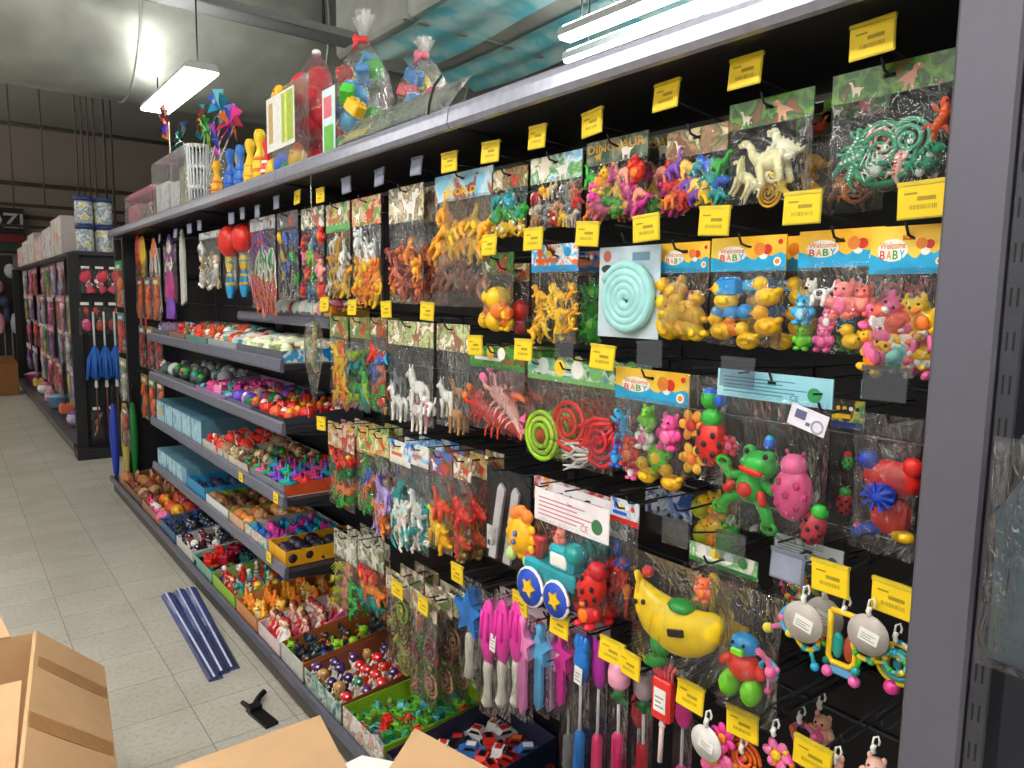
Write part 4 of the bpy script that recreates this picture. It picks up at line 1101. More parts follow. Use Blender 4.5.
pack('pack of red-orange and yellow long-necked dinosaurs', (430, 448, 453, 545), ('animal', ('#24407a', '#3a7ac8', '#a03a34', '#3a6a40'), 24), .24, [('longneck', ('#e0451c', Or), .05, .6, .85), ('longneck', (Yw, Or), -.1, .3, .95), ('dino', ('#f0b414', Rd), .2, .16, .7)], desc='red-orange long-necked dinosaur pack', T=.06, stack=2)
pack('tall narrow pack of red and gold dragons with pale card', (454, 453, 472, 552), ('animal', ('#d8cfc0', '#c8a860', '#8a6a50', '#e8e0d4'), 24), .24, [('dino', (Rd, Or), 0, .55, 1.1), ('dino', ('#c83a1c', '#d8a030'), 0, .2, 1.1), ('chub', ('#8a7030', Br), .1, .06, .7)], desc='red and gold dragon pack', stack=2)
# black card with white cutlery-like shape
a, b, c = at(487, 464, 1.2), at(531, 464, 1.2), at(487, 556, 1.2)
W, H = a.y - b.y, a.z - c.z
r = empty('toy_pack', (1.2, (a.y + b.y) / 2, c.z), FACE); tag(r, 'black card pack with two white slatted blades above the yellow sun toy', 'toy pack')
mb = MB(); box(mb, (-W / 2, 0, 0), (W / 2, .003, H)); mb.obj('card', solid('#17181d', .35), r)
for k, x in enumerate((-.1, .22)):
    mb = MB(); prism(mb, [(x * W - W * (.26 - .02 * k), .04 * H), (x * W - W * .1 + k * .02 * W, .04 * H), (x * W + W * .1, .8 * H), (x * W, .86 * H), (x * W - W * .06, .8 * H)], -.012, -.004); mb.obj('blade', solid('#b9b6bb', .35), r)
mb = MB(); box(mb, (-W * .46, -.003, H * .1), (-W * .3, -.001, H * .36)); rect(mb, -W * .44, H * .14, -W * .32, H * .2, -.0035, 1); mb.obj('paper_label', [solid('#e8e8e8'), solid('#4a5a50')], r)
pouch(W, H, .03, 77).obj('clear_pouch', FILM, r)
hook((a.y + b.y) / 2, a.z + .004, 'bare black peg hook holding the black card pack with white blades')
a = at(521, 536, 1.13); q = mpp(a)
o = toy('sun', ('#f6b81a', '#f08a3a', '#5a70c8', '#b8d88a'), a, 54 * q, (0, 0, FACE), None, 'sun_toy'); tag(o, 'yellow sun-faced toy with orange hair hanging in front of the black card', 'toy')
hook(a.y, a.z + .12, 'bare black peg hook above the yellow sun-faced toy')
pack('pack with blue toy train and red toy under a red and white card', (535, 486, 611, 590), ('lines', ('#d8d4dc', '#e6e2e8', '#efecf0'), 10, '#c88090', '#3a7a50', 'CE'), .3, [('train', ('#18a8b8', '#c83040', Wh, Yw), -.18, .36, .8), ('ladybug', (Rd, '#c01c28'), .32, .42, .5, 25), ('chub', ('#e02a30', Or), .3, .14, .4), ('chub', ('#e08070', Sa), -.1, .86, .22), ('ball', (Te, Cy), .1, .72, .22)], T=.08, X=1.14, desc='blue toy train pack', stack=1)
pack('red and orange printed card pack hanging just above the blue train pack', (534, 474, 612, 500), ('animal', ('#e86a2a', '#f09a3a', '#d8dce8', '#c83a2a'), 18, '#f4f0e8', '#e83020'), .9, [], X=1.22, desc='orange printed card pack')
pack('pack with red and dark blue rocket toy right of the blue train', (611, 496, 640, 612), ('strip', ('#b8c8d8', '#d8e0e8', '#4a6ab0'), 24, Rd, Bl), .2, [('figure', (Rd, '#2440a0', Rd), .0, .5, .95), ('stick', (Rd, Or), .2, .2, .9), ('lizard', (Bl, Rd), -.2, .7, .6)], T=.07, X=1.17, desc='red and blue rocket toy pack')
pack('pack of yellow and green toys deep between the banana and frog packs', (694, 488, 742, 545), None, 0, [('pile', ['chub', 'egg'], [(Yw, Or), (Gn, Lg), (Or, Yw), ('#a8b020', Yw)], 6, -.42, .42, .05, .9, .06)], X=1.28, desc='deep yellow and green pack')
pack('dark blue printed card pack deep behind the red rocket toy', (646, 482, 694, 530), ('animal', ('#1c2a58', '#2a4a8a', '#c8d0dc', '#20243a'), 24, '#d8d8e0', '#6a8ac8'), .6, [], X=1.28, desc='dark blue card pack')
pack('pale grey-blue card pack just behind the grey ticket plate', (775, 532, 846, 604), ('lines', ('#a8b4bc', '#c0ccd2', '#d0d8dc'), 9, '#7a8a94', '#3a6a8a'), .3, [('pile', ['rattle'], [(Or, Gn, Te, Yw), (Rd, Yw, Cy, Pk)], 2, -.3, .3, .1, .7, .06)], X=1.22, desc='pale grey-blue card pack')
PKF = film('#ecc4d8', .05, .6, 15, .1)
pack('clear pinkish pack deep behind the swords, left one', (500, 585, 548, 650), ('lines', ('#c8a8bc', '#d8c0cc'), 12, '#8a6a7a'), .4, [('pile', ['stick'], [('#d88ab8', Wh), ('#a87ab0', Pk)], 4, -.4, .4, .1, .9, .1)], X=1.3, desc='left pinkish pack', filmm=PKF)
pack('clear pinkish pack deep behind the swords, right one', (552, 598, 612, 665), ('lines', ('#b898b0', '#d0b4c4'), 12, '#6a5a7a'), .35, [('pile', ['stick'], [('#a86a9a', Pu), ('#c87aa8', Wh)], 4, -.4, .4, .1, .9, .1)], X=1.3, desc='right pinkish pack', filmm=PKF)
# ---- fifth row
FRM = ('animal', ('#3a4a30', '#7a7a70', '#c8c4b8', '#5a6a3a'), 24, '#e0dcd0', '#d8d4cc')
pack('pack of teal and yellow animals under a grey-green card by the yellow tray', (334, 527, 357, 602), FRM, .34, [('pile', ['spider', 'turtle', 'dino'], [(Te, Cy), ('#c8d020', Yw), ('#e89a70', Sa), (Gn, Te)], 8, -.42, .42, .02, .92, .07)], desc='teal and yellow animal pack', stack=2)
pack('pack of orange and red animals under a grey-green card', (358, 535, 384, 600), FRM, .36, [('pile', ['dino', 'turtle'], [(Or, Yw), (Rd, Or), ('#f0a81c', Or), ('#d89a80', Sa), (Te, Gn)], 8, -.42, .42, .02, .92, .065)], desc='orange and red animal pack', behind=((.04, .03, 'second grey-green card pack showing behind the orange and red animals'),))
SNK = ('animal', ('#6a5040', '#a88a68', '#3f6a48', '#c8a8a0', '#e0d8c0'), 26, '#d8c8a8', '#7a9a60')
pack('pack of olive rubber snakes with yellow ticket stuck on, left of three', (386, 566, 409, 658), SNK, .22, [('pile', ['coil', 'lizard'], [('#8a9a40', Yw), ('#6a5a38', Tn), ('#a8a060', Lg)], 6, -.4, .4, .05, .9, .09)], tagk='y', tagpx=(398, 590), X=1.16, desc='olive snake pack', stack=2)
pack('pack of green and maroon rubber snakes, lowest and in the middle of three', (410, 586, 437, 690), SNK, .2, [('pile', ['coil', 'lizard'], [('#5a8a3a', Lg), ('#8a3a4a', Pk), ('#6a7a40', Yw), ('#c88a70', Sa)], 7, -.4, .4, .04, .92, .09)], tagk='y', tagpx=(424, 606), X=1.14, desc='green and maroon snake pack', stack=2)
pack('pack of dark brown rubber snakes beside the blue star wand', (438, 586, 461, 652), SNK, .3, [('pile', ['coil', 'lizard'], [('#5a4030', Br), ('#7a5a40', Tn), ('#3a3a30', Gy)], 6, -.4, .4, .05, .9, .075)], tagk='y', tagpx=(458, 574), X=1.2, desc='dark brown snake pack')
pack('pack with yellow banana-shaped toy phone on green feet', (634, 548, 736, 652), None, 0, [('banana', ('#f3cf12', '#1f9a3c'), .03, .6, .8, -16), ('ball', (Rd, Rd), -.32, .84, .1), ('chub', ('#e86a3a', Or), .25, .88, .22)], T=.1, X=1.13, desc='yellow banana toy pack', tagk='c', tagpx=(676, 533), top=.3)
pack('pack with yellow rubber duck and green toys behind the banana toy', (690, 540, 760, 640), ('strip', ('#3a9a4a', '#d8d8d0', '#5fb060', '#e8e4dc'), 20, '#2f8a3a', Wh), .18, [('duck', (Yw, Or), .2, .4, .5), ('egg', ('#a8b830', Lg), -.3, .5, .34), ('stick', ('#f0c820', Yw), -.1, .6, .7), ('chub', (Or, Rd), -.35, .8, .2)], T=.08, X=1.2, desc='yellow duck and green toy pack', tagk='c', tagpx=(731, 548))
pack('tied bag with blue-capped toy figure in red with green shoes', (722, 578, 785, 707), None, 0, [('robot', ('#e2301c', '#1f8fd0', '#6fcf20', Pk), -.04, .42, 1.0), ('rattle', ('#58b8d8', '#e878b0', Pk, Cy), .36, .42, .5)], T=.1, X=1.12, desc='blue-capped figure bag', tagk='s', tagpx=(788, 567), top=.1)
# ------------------------------------------------------------------ wands, swords and rattles low on the near bay
LBL = solid('#ecece6', .5)
def sticker(parent, x, y, z, w, h, ang=0.0, name='paper_label'):
    mb = MB(); box(mb, (-w / 2, -.0006, -h / 2), (w / 2, .0006, h / 2)); k = 0
    while k < 3:
        rect(mb, -w * .36, -h * .3 + k * h * .2, w * (.36 - .2 * (k % 2)), -h * .24 + k * h * .2, -.001, 1); k += 1
    return mb.obj(name, [LBL, solid('#7a7c84', .5)], parent, (x, y, z), (0, ang, 0))
def hang(px, py, X, label, cat, name, group=None):
    p = at(px, py, X)
    r = empty(name, p, FACE); tag(r, label, cat, group)
    return r, mpp(p)
def star(ro, ri, n=5, a0=pi / 2):
    return [(q * cos(a0 + k * pi / n), q * sin(a0 + k * pi / n)) for k in range(2 * n) for q in ((ro, ri)[k % 2],)]
WHITEP, PINKP, MAGP, BLUEP, LBLUE = solid('#e8e2d6', .35), solid('#f08ac8', .35), solid('#e63aa8', .3), solid('#1d78d0', .35), solid('#58a8d8', .35)
# hand clappers
for i, (px, X, lb) in enumerate(((489, 1.15, 'magenta hand clapper on white handle, left of three'), (503, 1.13, 'magenta hand clapper on white handle with paper label, middle of three'), (518, 1.12, 'magenta hand clapper on white handle, right of three'))):
    r, q = hang(px, 600, X, lb, 'toy', 'hand_clapper', None)
    mb = MB(); ell(mb, (0, 0, -34 * q), (13 * q, 6 * q, 35 * q), 0, None, 14, 8)
    for s in (-1, 1): tube(mb, [(s * 4 * q, -5 * q, -12 * q), (s * 5 * q, -6 * q, -40 * q)], 2.4 * q, 0, 6)
    mb.obj('paddle', MAGP, r)
    mb = MB(); lathe(mb, [(5 * q, -64 * q), (5.5 * q, -72 * q), (4 * q, -88 * q), (5 * q, -98 * q), (7 * q, -106 * q), (5 * q, -112 * q), (0, -113 * q)], 0, 12); mb.obj('handle', WHITEP, r)
    if i == 1: sticker(r, -7 * q, -7 * q, -46 * q, 9 * q, 18 * q, .1)
    pouch(30 * q, 132 * q, 14 * q, 300 + i).xf(Matrix.Translation((0, 0, -124 * q))).obj('clear_pouch', FILM, r)
    hook(r.location.y, r.location.z + .004, 'bare black peg hook holding the %s magenta hand clapper' % ('left', 'middle', 'right')[i])
# star wand
r, q = hang(470, 584, 1.16, 'blue star wand with white handle beside the dark brown snake pack', 'toy', 'star_wand')
mb = MB(); prism(mb, [(x, z - 30 * q) for x, z in star(26 * q, 12 * q)], -4 * q, 4 * q); mb.obj('star', BLUEP, r)
mb = MB(); lathe(mb, [(4 * q, -52 * q), (5 * q, -60 * q), (4 * q, -80 * q), (6 * q, -96 * q), (0, -101 * q)], 0, 10); mb.obj('handle', WHITEP, r)
pouch(40 * q, 112 * q, 14 * q, 310).xf(Matrix.Translation((0, 0, -106 * q))).obj('clear_pouch', FILM, r)
hook(r.location.y, r.location.z + .004, 'bare black peg hook holding the blue star wand')
# toy swords
def sword(px, py, tip, X, mat, label, tagk=None, tagpx=None, strip=True, w=1.0):
    r, q = hang(px, py, X, label, 'toy', 'toy_sword')
    L = (tip - py) * q
    mb = MB(); prism(mb, [(-5 * q * w, -L * .38), (5 * q * w, -L * .38), (5.5 * q * w, -L * .93), (0, -L), (-5.5 * q * w, -L * .93)], -2 * q, 2 * q); mb.obj('blade', mat, r)
    mb = MB(); prism(mb, [(x, z - L * .29) for x, z in star(19 * q * w, 9 * q * w)], -3.4 * q, 3.4 * q); mb.obj('star_guard', mat, r)
    mb = MB(); lathe(mb, [(3 * q, -L * .26), (3.6 * q, -L * .12), (4.6 * q, -L * .06), (3 * q, -L * .03), (0, -L * .02)], 0, 10); mb.obj('grip', mat, r)
    pouch(34 * q * w, L * 1.04, 10 * q, 320 + int(px)).xf(Matrix.Translation((0, 0, -L * 1.03))).obj('clear_pouch', FILM, r)
    t = at(*tagpx, 1.12) if tagpx else None
    hook(r.location.y, r.location.z + .004, 'peg hook holding the ' + label.split(' with')[0].split(',')[0], tagk, t.y if t else None, t.z if t else None)
    return r, q
r, q = sword(524, 612, 720, 1.12, PINKP, 'light pink toy sword with star guard and paper label', 'y', (521, 604))
sticker(r, -9 * q, -4 * q, -36 * q, 9 * q, 16 * q, -.1)
sword(540, 622, 716, 1.13, LBLUE, 'light blue toy sword, just right of the light pink one')
sword(551, 628, 717, 1.15, solid('#e8a8cc', .35), 'pale pink toy sword between the light blue and magenta swords', 'y', (560, 626))
sword(562, 632, 711, 1.15, solid('#d8309a', .35), 'magenta toy sword, farthest right of the swords')
# tube wands
def tubewand(px, py, X, label, head, grip, hh=48, total=150, tagpx=None, lab=False):
    r, q = hang(px, py, X, label, 'toy', 'toy_wand')
    mb = MB(); ell(mb, (0, 0, -hh * .5 * q), (10 * q, 5 * q, hh * .5 * q), 0, None, 12, 8)
    for s in (-1, 0, 1): ell(mb, (s * 6 * q, 0, -4 * q), (4 * q, 4 * q, 9 * q))
    mb.obj('wand_head', head, r)
    mb = MB(); tube(mb, [(0, 0, -hh * .9 * q), (0, 0, -total * .66 * q)], 1.6 * q, 0, 8); mb.obj('stem', solid('#d8d8dc', .3), r)
    mb = MB(); lathe(mb, [(3 * q, -total * .64 * q), (5.5 * q, -total * .67 * q), (6 * q, -total * .95 * q), (0, -total * q)], 0, 12); mb.obj('grip', grip, r)
    pouch(25 * q, total * 1.03 * q, 13 * q, 340 + int(px)).xf(Matrix.Translation((0, 0, -total * 1.02 * q))).obj('clear_pouch', FILM, r)
    if lab: sticker(r, 3 * q, -7 * q, -34 * q, 11 * q, 18 * q, .08)
    t = at(*tagpx, 1.12) if tagpx else None
    hook(r.location.y, r.location.z + .004, 'peg hook holding the ' + label.split(' with')[0].split(',')[0], 'y' if t else None, t.y if t else None, t.z if t else None)
    return r, q
tubewand(582, 640, 1.13, 'blue hand-shaped wand with paper label and blue grip', BLUEP, BLUEP, lab=True)
tubewand(600, 644, 1.15, 'purple-magenta wand with pink grip, behind the blue hand-shaped wand', solid('#a82a9a', .35), solid('#f03a7a', .35))
# rose wand
def rose(px, py, X, label, petal, grip, tagpx=None):
    r, q = hang(px, py, X, label, 'toy', 'rose_wand')
    mb = MB(); lathe(mb, [(4 * q, -30 * q), (11 * q, -22 * q), (12 * q, -10 * q), (9 * q, -2 * q), (10 * q, 0), (5 * q, -3 * q), (0, -8 * q)], 0, 14)
    for k in range(5):
        a = k * 1.256; ell(mb, (6 * q * cos(a), 6 * q * sin(a), -7 * q), (5 * q, 5 * q, 8 * q))
    mb.obj('rose_bud', petal, r)
    mb = MB(); lathe(mb, [(2 * q, -44 * q), (6 * q, -34 * q), (5 * q, -29 * q), (0, -29 * q)], 0, 10)
    for s in (-1, 1): ell(mb, (s * 7 * q, 0, -39 * q), (6 * q, 1.5 * q, 3 * q), 0, (0, s * .5, 0))
    mb.obj('leaves', solid('#1f7a3a', .4), r)
    mb = MB(); tube(mb, [(0, 0, -42 * q), (1 * q, 0, -78 * q)], 1.7 * q, 0, 7); mb.obj('stem', solid('#e8e8ea', .3), r)
    mb = MB(); lathe(mb, [(4 * q, -76 * q), (6 * q, -80 * q), (6 * q, -118 * q), (0, -121 * q)], 0, 12); mb.obj('grip', grip, r)
    pouch(26 * q, 126 * q, 16 * q, 360 + int(px)).xf(Matrix.Translation((0, 0, -124 * q))).obj('clear_pouch', FILM, r)
    t = at(*tagpx, 1.12) if tagpx else None
    hook(r.location.y, r.location.z + .004, 'peg hook holding the ' + label.split(' with')[0], 'y' if t else None, t.y if t else None, t.z if t else None)
rose(620, 662, 1.13, 'pale pink rose wand with green leaves and hot pink grip', solid('#f2a8c4', .4), solid('#f0307a', .3), (612, 652))
rose(645, 672, 1.18, 'dark rose wand with red grip behind the pale pink rose', solid('#b8a8b0', .4), solid('#c81e3a', .3))
t = at(630, 665, 1.12); hook(t.y, t.z - .03, 'peg hook with tall yellow price ticket right of the pale pink rose', 'y', t.y, t.z)
t = at(478, 585, 1.2)
# red flat-topped wand
r, q = hang(664, 678, 1.12, 'red box-topped wand with white label on a white stick', 'toy', 'toy_wand')
mb = MB(); box(mb, (-12 * q, -5 * q, -44 * q), (12 * q, 5 * q, 0), 0, 2 * q)
mb.obj('wand_head', solid('#e0302a', .35), r); sticker(r, 0, -5.6 * q, -22 * q, 15 * q, 24 * q)
mb = MB(); tube(mb, [(0, 0, -44 * q), (-1 * q, 0, -90 * q)], 2.6 * q, 0, 8); ell(mb, (0, 0, -50 * q), (4 * q, 3 * q, 4 * q)); mb.obj('stem', solid('#ecd8d4', .35), r)
mb = MB()
for k in range(6): tube(mb, [(-10 * q + 4 * k * q, 0, 0), (-13 * q + 5 * k * q, -2 * q, 10 * q), (-14 * q + 5.6 * k * q, 0, 16 * q)], 1.8 * q, 0, 5)
mb.obj('fringe', solid('#ef6a7a', .4), r)
hook(r.location.y, r.location.z + .03, 'bare black peg hook holding the red box-topped wand')
for k, (px, py, c, g, lb) in enumerate(((684, 700, '#e8409a', '#e8409a', 'hot pink wand half hidden behind a tilted yellow ticket'), (640, 700, '#c82a3a', '#d83048', 'slim red wand behind the white-labelled red wand'), (570, 668, '#6a6470', '#8a8a90', 'slim grey wand between the swords and the blue hand-shaped wand'))):
    tubewand(px, py, 1.2, lb, solid(c, .4), solid(g, .4), 30, 110)
t = at(691, 697, 1.12); hook(t.y, t.z - .03, 'peg hook with tilted yellow ticket above the white disc rattle', 'y', t.y, t.z)
# rattles hung on white hooks with round tags
def tie(mb, q, n=16):
    tube(mb, [(0, 0, -2 * q), (-2 * q, 0, 6 * q), (-1 * q, 0, 14 * q), (3 * q, 0, 17 * q), (5 * q, 0, 12 * q), (4 * q, 0, 8 * q)], 1.1 * q, 0, 6)
    tube(mb, [(0, 0, -2 * q), (-1.5 * q, 0, 2 * q), (0, 0, 6 * q)], 2.6 * q, 0, 7)
def rattle(px, py, rad, X, label, bits, disc_col='#b9b7b4', tagk=None, tagpx=None, noH=False, hx=''):
    """px,py: centre of the round tag"""
    r, q = hang(px, py, X, label, 'rattle', 'baby_rattle')
    if rad:
        mb = MB(); lathe(mb, [(0, -.6 * q), (rad * q, -.6 * q), (rad * q, .6 * q), (0, .6 * q)], 0, 26, Matrix.Rotation(pi / 2, 4, 'X')); mb.obj('round_tag', solid(disc_col, .35), r)
        sticker(r, 1 * q, -1.4 * q, -1 * q, rad * .95 * q, rad * .62 * q, .2)
    mb = MB(); tie(mb, q); mb.xf(Matrix.Translation((0, 0, (rad + 1) * q))); mb.obj('hanging_loop', solid('#efefec', .4), r)
    for kd, cl, dx, dz, s, rot in bits:
        toy(kd, cl, (dx * q, 8 * q, dz * q), s * q, (0, RD(rot), 0), r)
    if not noH:
        t = at(*tagpx, 1.12) if tagpx else None
        hook(r.location.y, r.location.z + (rad + 15) * q, 'peg hook holding the ' + label.split(',')[0].split(' with')[0] + hx, tagk, t.y if t else None, t.z if t else None)
rattle(803, 622, 21, 1.11, 'teething rattle with grey round tag and pink and blue beads, left of the near bay', [('rattle', ('#4fb0d8', '#e870b0', '#f0e040', Te), -22, -12, 56, 60), ('rattle', ('#f0c818', Te, Cy, Gn), 4, -26, 46, -20)], '#bdb6ae', 'y', (831, 579), hx=' with pink and blue beads')
r, q = hang(843, 640, 1.13, 'yellow-framed rattle with teal window hanging between two grey round tags', 'rattle', 'baby_rattle')
mb = MB(); tube(mb, [(-13 * q, 0, 28 * q), (13 * q, 0, 28 * q), (15 * q, 0, 24 * q), (13 * q, 0, -20 * q), (8 * q, 0, -26 * q), (-10 * q, 0, -26 * q), (-14 * q, 0, -20 * q), (-14 * q, 0, 26 * q)], 3 * q, 0, 8); mb.obj('frame', solid('#f3c81c', .35), r)
mb = MB(); ell(mb, (-6 * q, 2 * q, -8 * q), (6 * q, 4 * q, 14 * q)); mb.obj('teal_bead', solid('#1a9a90', .3), r)
mb = MB(); ell(mb, (6 * q, 2 * q, -8 * q), (6 * q, 4 * q, 14 * q)); mb.obj('red_bead', solid('#a8402c', .3), r)
mb = MB(); box(mb, (-13 * q, 0, -40 * q), (13 * q, 6 * q, -27 * q), 0, 3 * q)
for s in (-1, 1): ell(mb, (s * 14 * q, 0, -38 * q), 6 * q, 1)
mb.obj('lower_bar', [solid('#5aa0d0', .35), solid('#ea6ab0', .35)], r)
mb = MB(); tie(mb, q); mb.xf(Matrix.Translation((0, 0, 29 * q))); mb.obj('hanging_loop', solid('#efefec', .4), r)
rattle(824, 617, 20, 1.19, 'second grey round tag rattle half hidden behind the first', [('rattle', (Or, Gn, Te, Yw), 4, -30, 40, 10)], '#bdb6ae', None, None, True)
rattle(868, 635, 21, 1.11, 'teething rattle with grey round tag and yellow and green beads, by the grey end panel', [('rattle', ('#f0cc20', Gn, Te, '#e0c020'), -8, -26, 48, 15), ('rattle', ('#5ab8a8', '#f0d020', Gn, Cy), 18, -24, 40, 70)], '#b8b0aa', 'y', (894, 600), hx=' with yellow and green beads')
rattle(896, 640, 0, 1.13, 'yellow and teal ring rattle with pink bead against the grey end panel', [('ring', ('#f2cc20', '#3aa8b0'), 0, -28, 46, 0), ('ball', ('#e8409a', Pk), -4, -54, 16, 0), ('rattle', ('#f2efe8', Te, Cy, Yw), 2, -20, 34, 0)], tagk=None)
rattle(706, 743, 18, 1.11, 'pink flower rattle with white round tag, lowest row', [('flower', (Pk, Yw), 4, -14, 56, 0), ('flower', ('#e83a9a', Or), 14, 10, 36, 20)], '#e6e4e2')
rattle(742, 752, 0, 1.13, 'orange ring rattle under a yellow ticket in the lowest row', [('ring', ('#f0641c', Or), -2, -10, 40, 0), ('flower', (Mg, Yw), -12, -26, 36, 0)], tagk='y', tagpx=(743, 725))
rattle(774, 735, 0, 1.12, 'pink and yellow heart rattle with white loop, lowest row', [('flower', ('#f07ab0', Yw), 0, -24, 40, 0), ('rattle', ('#e84a9a', Or, Yw, Pk), 4, -34, 40, 20)])
rattle(800, 722, 0, 1.24, 'dusky pink rattle with white loop deeper in the lowest row', [('rattle', ('#c06a8a', Pk, '#a84a5a', Or), 0, -26, 46, 0)])
rattle(820, 708, 0, 1.3, 'pale peach rattle with white loop deepest in the lowest row', [('chub', ('#e0a890', Pk), 0, -26, 38, 0)])
rattle(836, 762, 0, 1.13, 'salmon pink rattle with white loop at the lower edge near the end panel', [('chub', ('#e8a898', Sa), -6, -16, 44, 0)], tagk='y', tagpx=(813, 757))
rattle(874, 752, 0, 1.12, 'pale pink rattle with white loop nearest the end panel, lowest row', [('chub', ('#e8b8a8', Pk), 0, -26, 42, 0)])

# ------------------------------------------------------------------ trays and loose toys on the shelves
def tray(label, Y0, Y1, X0, X1, z, hf, hb, out, inn, kinds, cols, nr, nc, size, toylabel, group, cat='display box', layers=1, front=None, stand=True, flap=None, name='display_box', spin=.5, tn=None):
    """open cardboard display box; Y0 nearer side"""
    r = empty(name, ((X0 + X1) / 2, (Y0 + Y1) / 2, z + .0015), FACE); tag(r, label, cat)
    w, d = (Y1 - Y0) / 2, (X1 - X0) / 2; t = .003
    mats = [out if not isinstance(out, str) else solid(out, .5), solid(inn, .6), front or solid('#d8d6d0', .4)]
    mb = MB(); box(mb, (-w, -d, 0), (w, d, t), 1); box(mb, (-w, -d, t), (w, -d + t, hf), 2 if front else 0); box(mb, (-w, d - t, t), (w, d, hb), 0)
    for s in (-1, 1):
        x0, x1 = (s * w - t, s * w) if s > 0 else (s * w, s * w + t)
        b = len(mb.v)
        box(mb, (x0, -d + t, t), (x1, d - t, hb), 0)
        for i in range(b, len(mb.v)):
            v = mb.v[i]
            if v[2] > hb - .001 and v[1] < 0: mb.v[i] = (v[0], v[1], hf)
    mb.obj('box_wall', mats, r)
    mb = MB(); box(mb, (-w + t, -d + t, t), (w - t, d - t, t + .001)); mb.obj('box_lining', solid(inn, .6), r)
    if flap:
        mb = MB(); prism(mb, flap, -.002, .002); mb.xf(Matrix.Translation((w - .004, 0, 0)) @ Matrix.Rotation(pi / 2, 4, 'Z')); mb.obj('side_flap', printed(('#3a6ad0', '#8a6ac8', '#e85a9a', '#f08ab8'), 6, .4, 5.0, True), r)
    rnd = random.Random(int(Y0 * 977 + z * 313))
    size *= 1.12; nr += (z < .2); nc += 1
    for L in range(layers):
        for i in range(nr):
            for j in range(nc):
                s = size * rnd.uniform(.92, 1.08)
                px = -w + 2 * w * (j + .5) / nc + rnd.uniform(-.1, .1) * 2 * w / nc
                py = -d + 2 * d * (i + .5) / nr + rnd.uniform(-.1, .1) * 2 * d / nr
                px = max(-w + s * .36, min(w - s * .36, px)); py = max(-d + s * .36, min(d - s * .36, py))
                kd = rnd.choice(kinds); cl = rnd.choice(cols)
                if kd in ('figure', 'doll', 'pin', 'top', 'cup', 'chub', 'egg', 'monkey', 'stick', 'ball'):
                    zo, rot = .5 * s, (0, 0, rnd.uniform(-spin, spin))
                elif kd == 'car':
                    zo, rot = .23 * s, (0, 0, rnd.uniform(-spin, spin) + (pi / 2 if rnd.random() < .5 else 0))
                else:
                    zo, rot = .48 * s, (0, 0, rnd.uniform(-spin, spin))
                if not stand: rot = (RD(90) + rnd.uniform(-.3, .3), 0, rnd.uniform(-spin, spin)); zo = .25 * s
                P = r.matrix_world if False else None
                wx, wy = r.location.x + py, r.location.y - px
                o = toy(kd, cl, (wx, wy, r.location.z + t + .0012 + zo + L * size * .55), s, (rot[0], rot[1], rot[2] + FACE), None, tn)
                tag(o, toylabel, 'toy', group)
    return r
zb = .1265
X0b, X1b = 1.004, 1.44
def T(label, Y0, Y1, hf, hb, out, inn, kinds, cols, nr, nc, size, toylabel, **k):
    return tray(label, Y0, Y1, k.pop('X0', X0b), k.pop('X1', X1b), k.pop('z', zb), hf, hb, out, inn, kinds, cols, nr, nc, size, toylabel, toylabel + ' group', **k)
kraft = '#8a5a34'
T('dark blue box with red lining full of red and black toy cars', 1.60, 1.905, .07, .11, '#1d2440', '#c8c4c8', ['car'], [(Rd, DARK), ('#1c1c22', Rd), ('#e0e0e4', Rd), ('#a02020', Or), ('#3a78c8', Wh)], 5, 4, .082, 'red or black toy car loose in the dark blue box', spin=1.2)
T('bright green box of small green and red toy cars on the base shelf', 1.925, 2.215, .075, .10, solid('#8ab41c', .45), '#c4c8cc', ['car', 'frog', 'block'], [('#4fa020', Lg), (Lg, Gn), ('#2f8a4a', Te), (Rd, Gn), ('#58b8d8', Gn), ('#6a9a30', Gy), ('#3a9a9a', Lg)], 8, 6, .052, 'tiny green, red or teal toy in the bright green box', front=printed(('#cfcac4', '#dcd8d2', '#a89890', '#d8a090'), 30, .4, 9.0), spin=1.5)
r = T('brown box of big-capped figures in red, green and purple', 2.235, 2.555, .07, .125, printed(('#7a3a2c', '#8a4a34'), 6, .5, 2.0, True), '#c9b48a', ['figure'], [(Wh, Rd, '#f0d8b8'), ('#e8e4da', '#1f7a5a', '#f2e8d8'), (Wh, '#4a2a70', '#efe8e0'), ('#3a2a4a', '#3a2060', '#e8e0e8'), (Rd, '#d81c24', Wh), ('#c8a870', Tn, '#d8c090')], 5, 4, .085, 'small figure with a big rounded cap in the brown box', front=printed(('#3a5a60', '#8ab0a8', '#c8d0c8', '#a83a34'), 20, .4, 4.0))
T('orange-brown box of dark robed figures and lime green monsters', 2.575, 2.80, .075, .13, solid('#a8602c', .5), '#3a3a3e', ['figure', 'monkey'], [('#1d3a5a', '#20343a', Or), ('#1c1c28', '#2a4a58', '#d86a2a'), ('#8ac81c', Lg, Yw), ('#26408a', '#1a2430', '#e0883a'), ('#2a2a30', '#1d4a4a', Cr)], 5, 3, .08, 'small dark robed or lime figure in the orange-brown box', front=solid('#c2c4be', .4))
T('box of pink dressed dolls with a pink and blue slanted side', 2.82, 3.075, .06, .12, solid('#d8c8c8', .5), '#8a2a30', ['doll'], [('#e8a0a8', '#8a3a2a', '#f2c8a8'), ('#d8506a', '#c8a050', '#f0c8b0'), ('#f0e8e8', '#a82a3a', '#f0c8b0'), ('#c81e3a', '#5a2a20', '#f0c0a0')], 4, 4, .115, 'small pink or white dressed doll in the slanted-side box', flap=[(-.2, 0), (.2, 0), (.2, .19)])
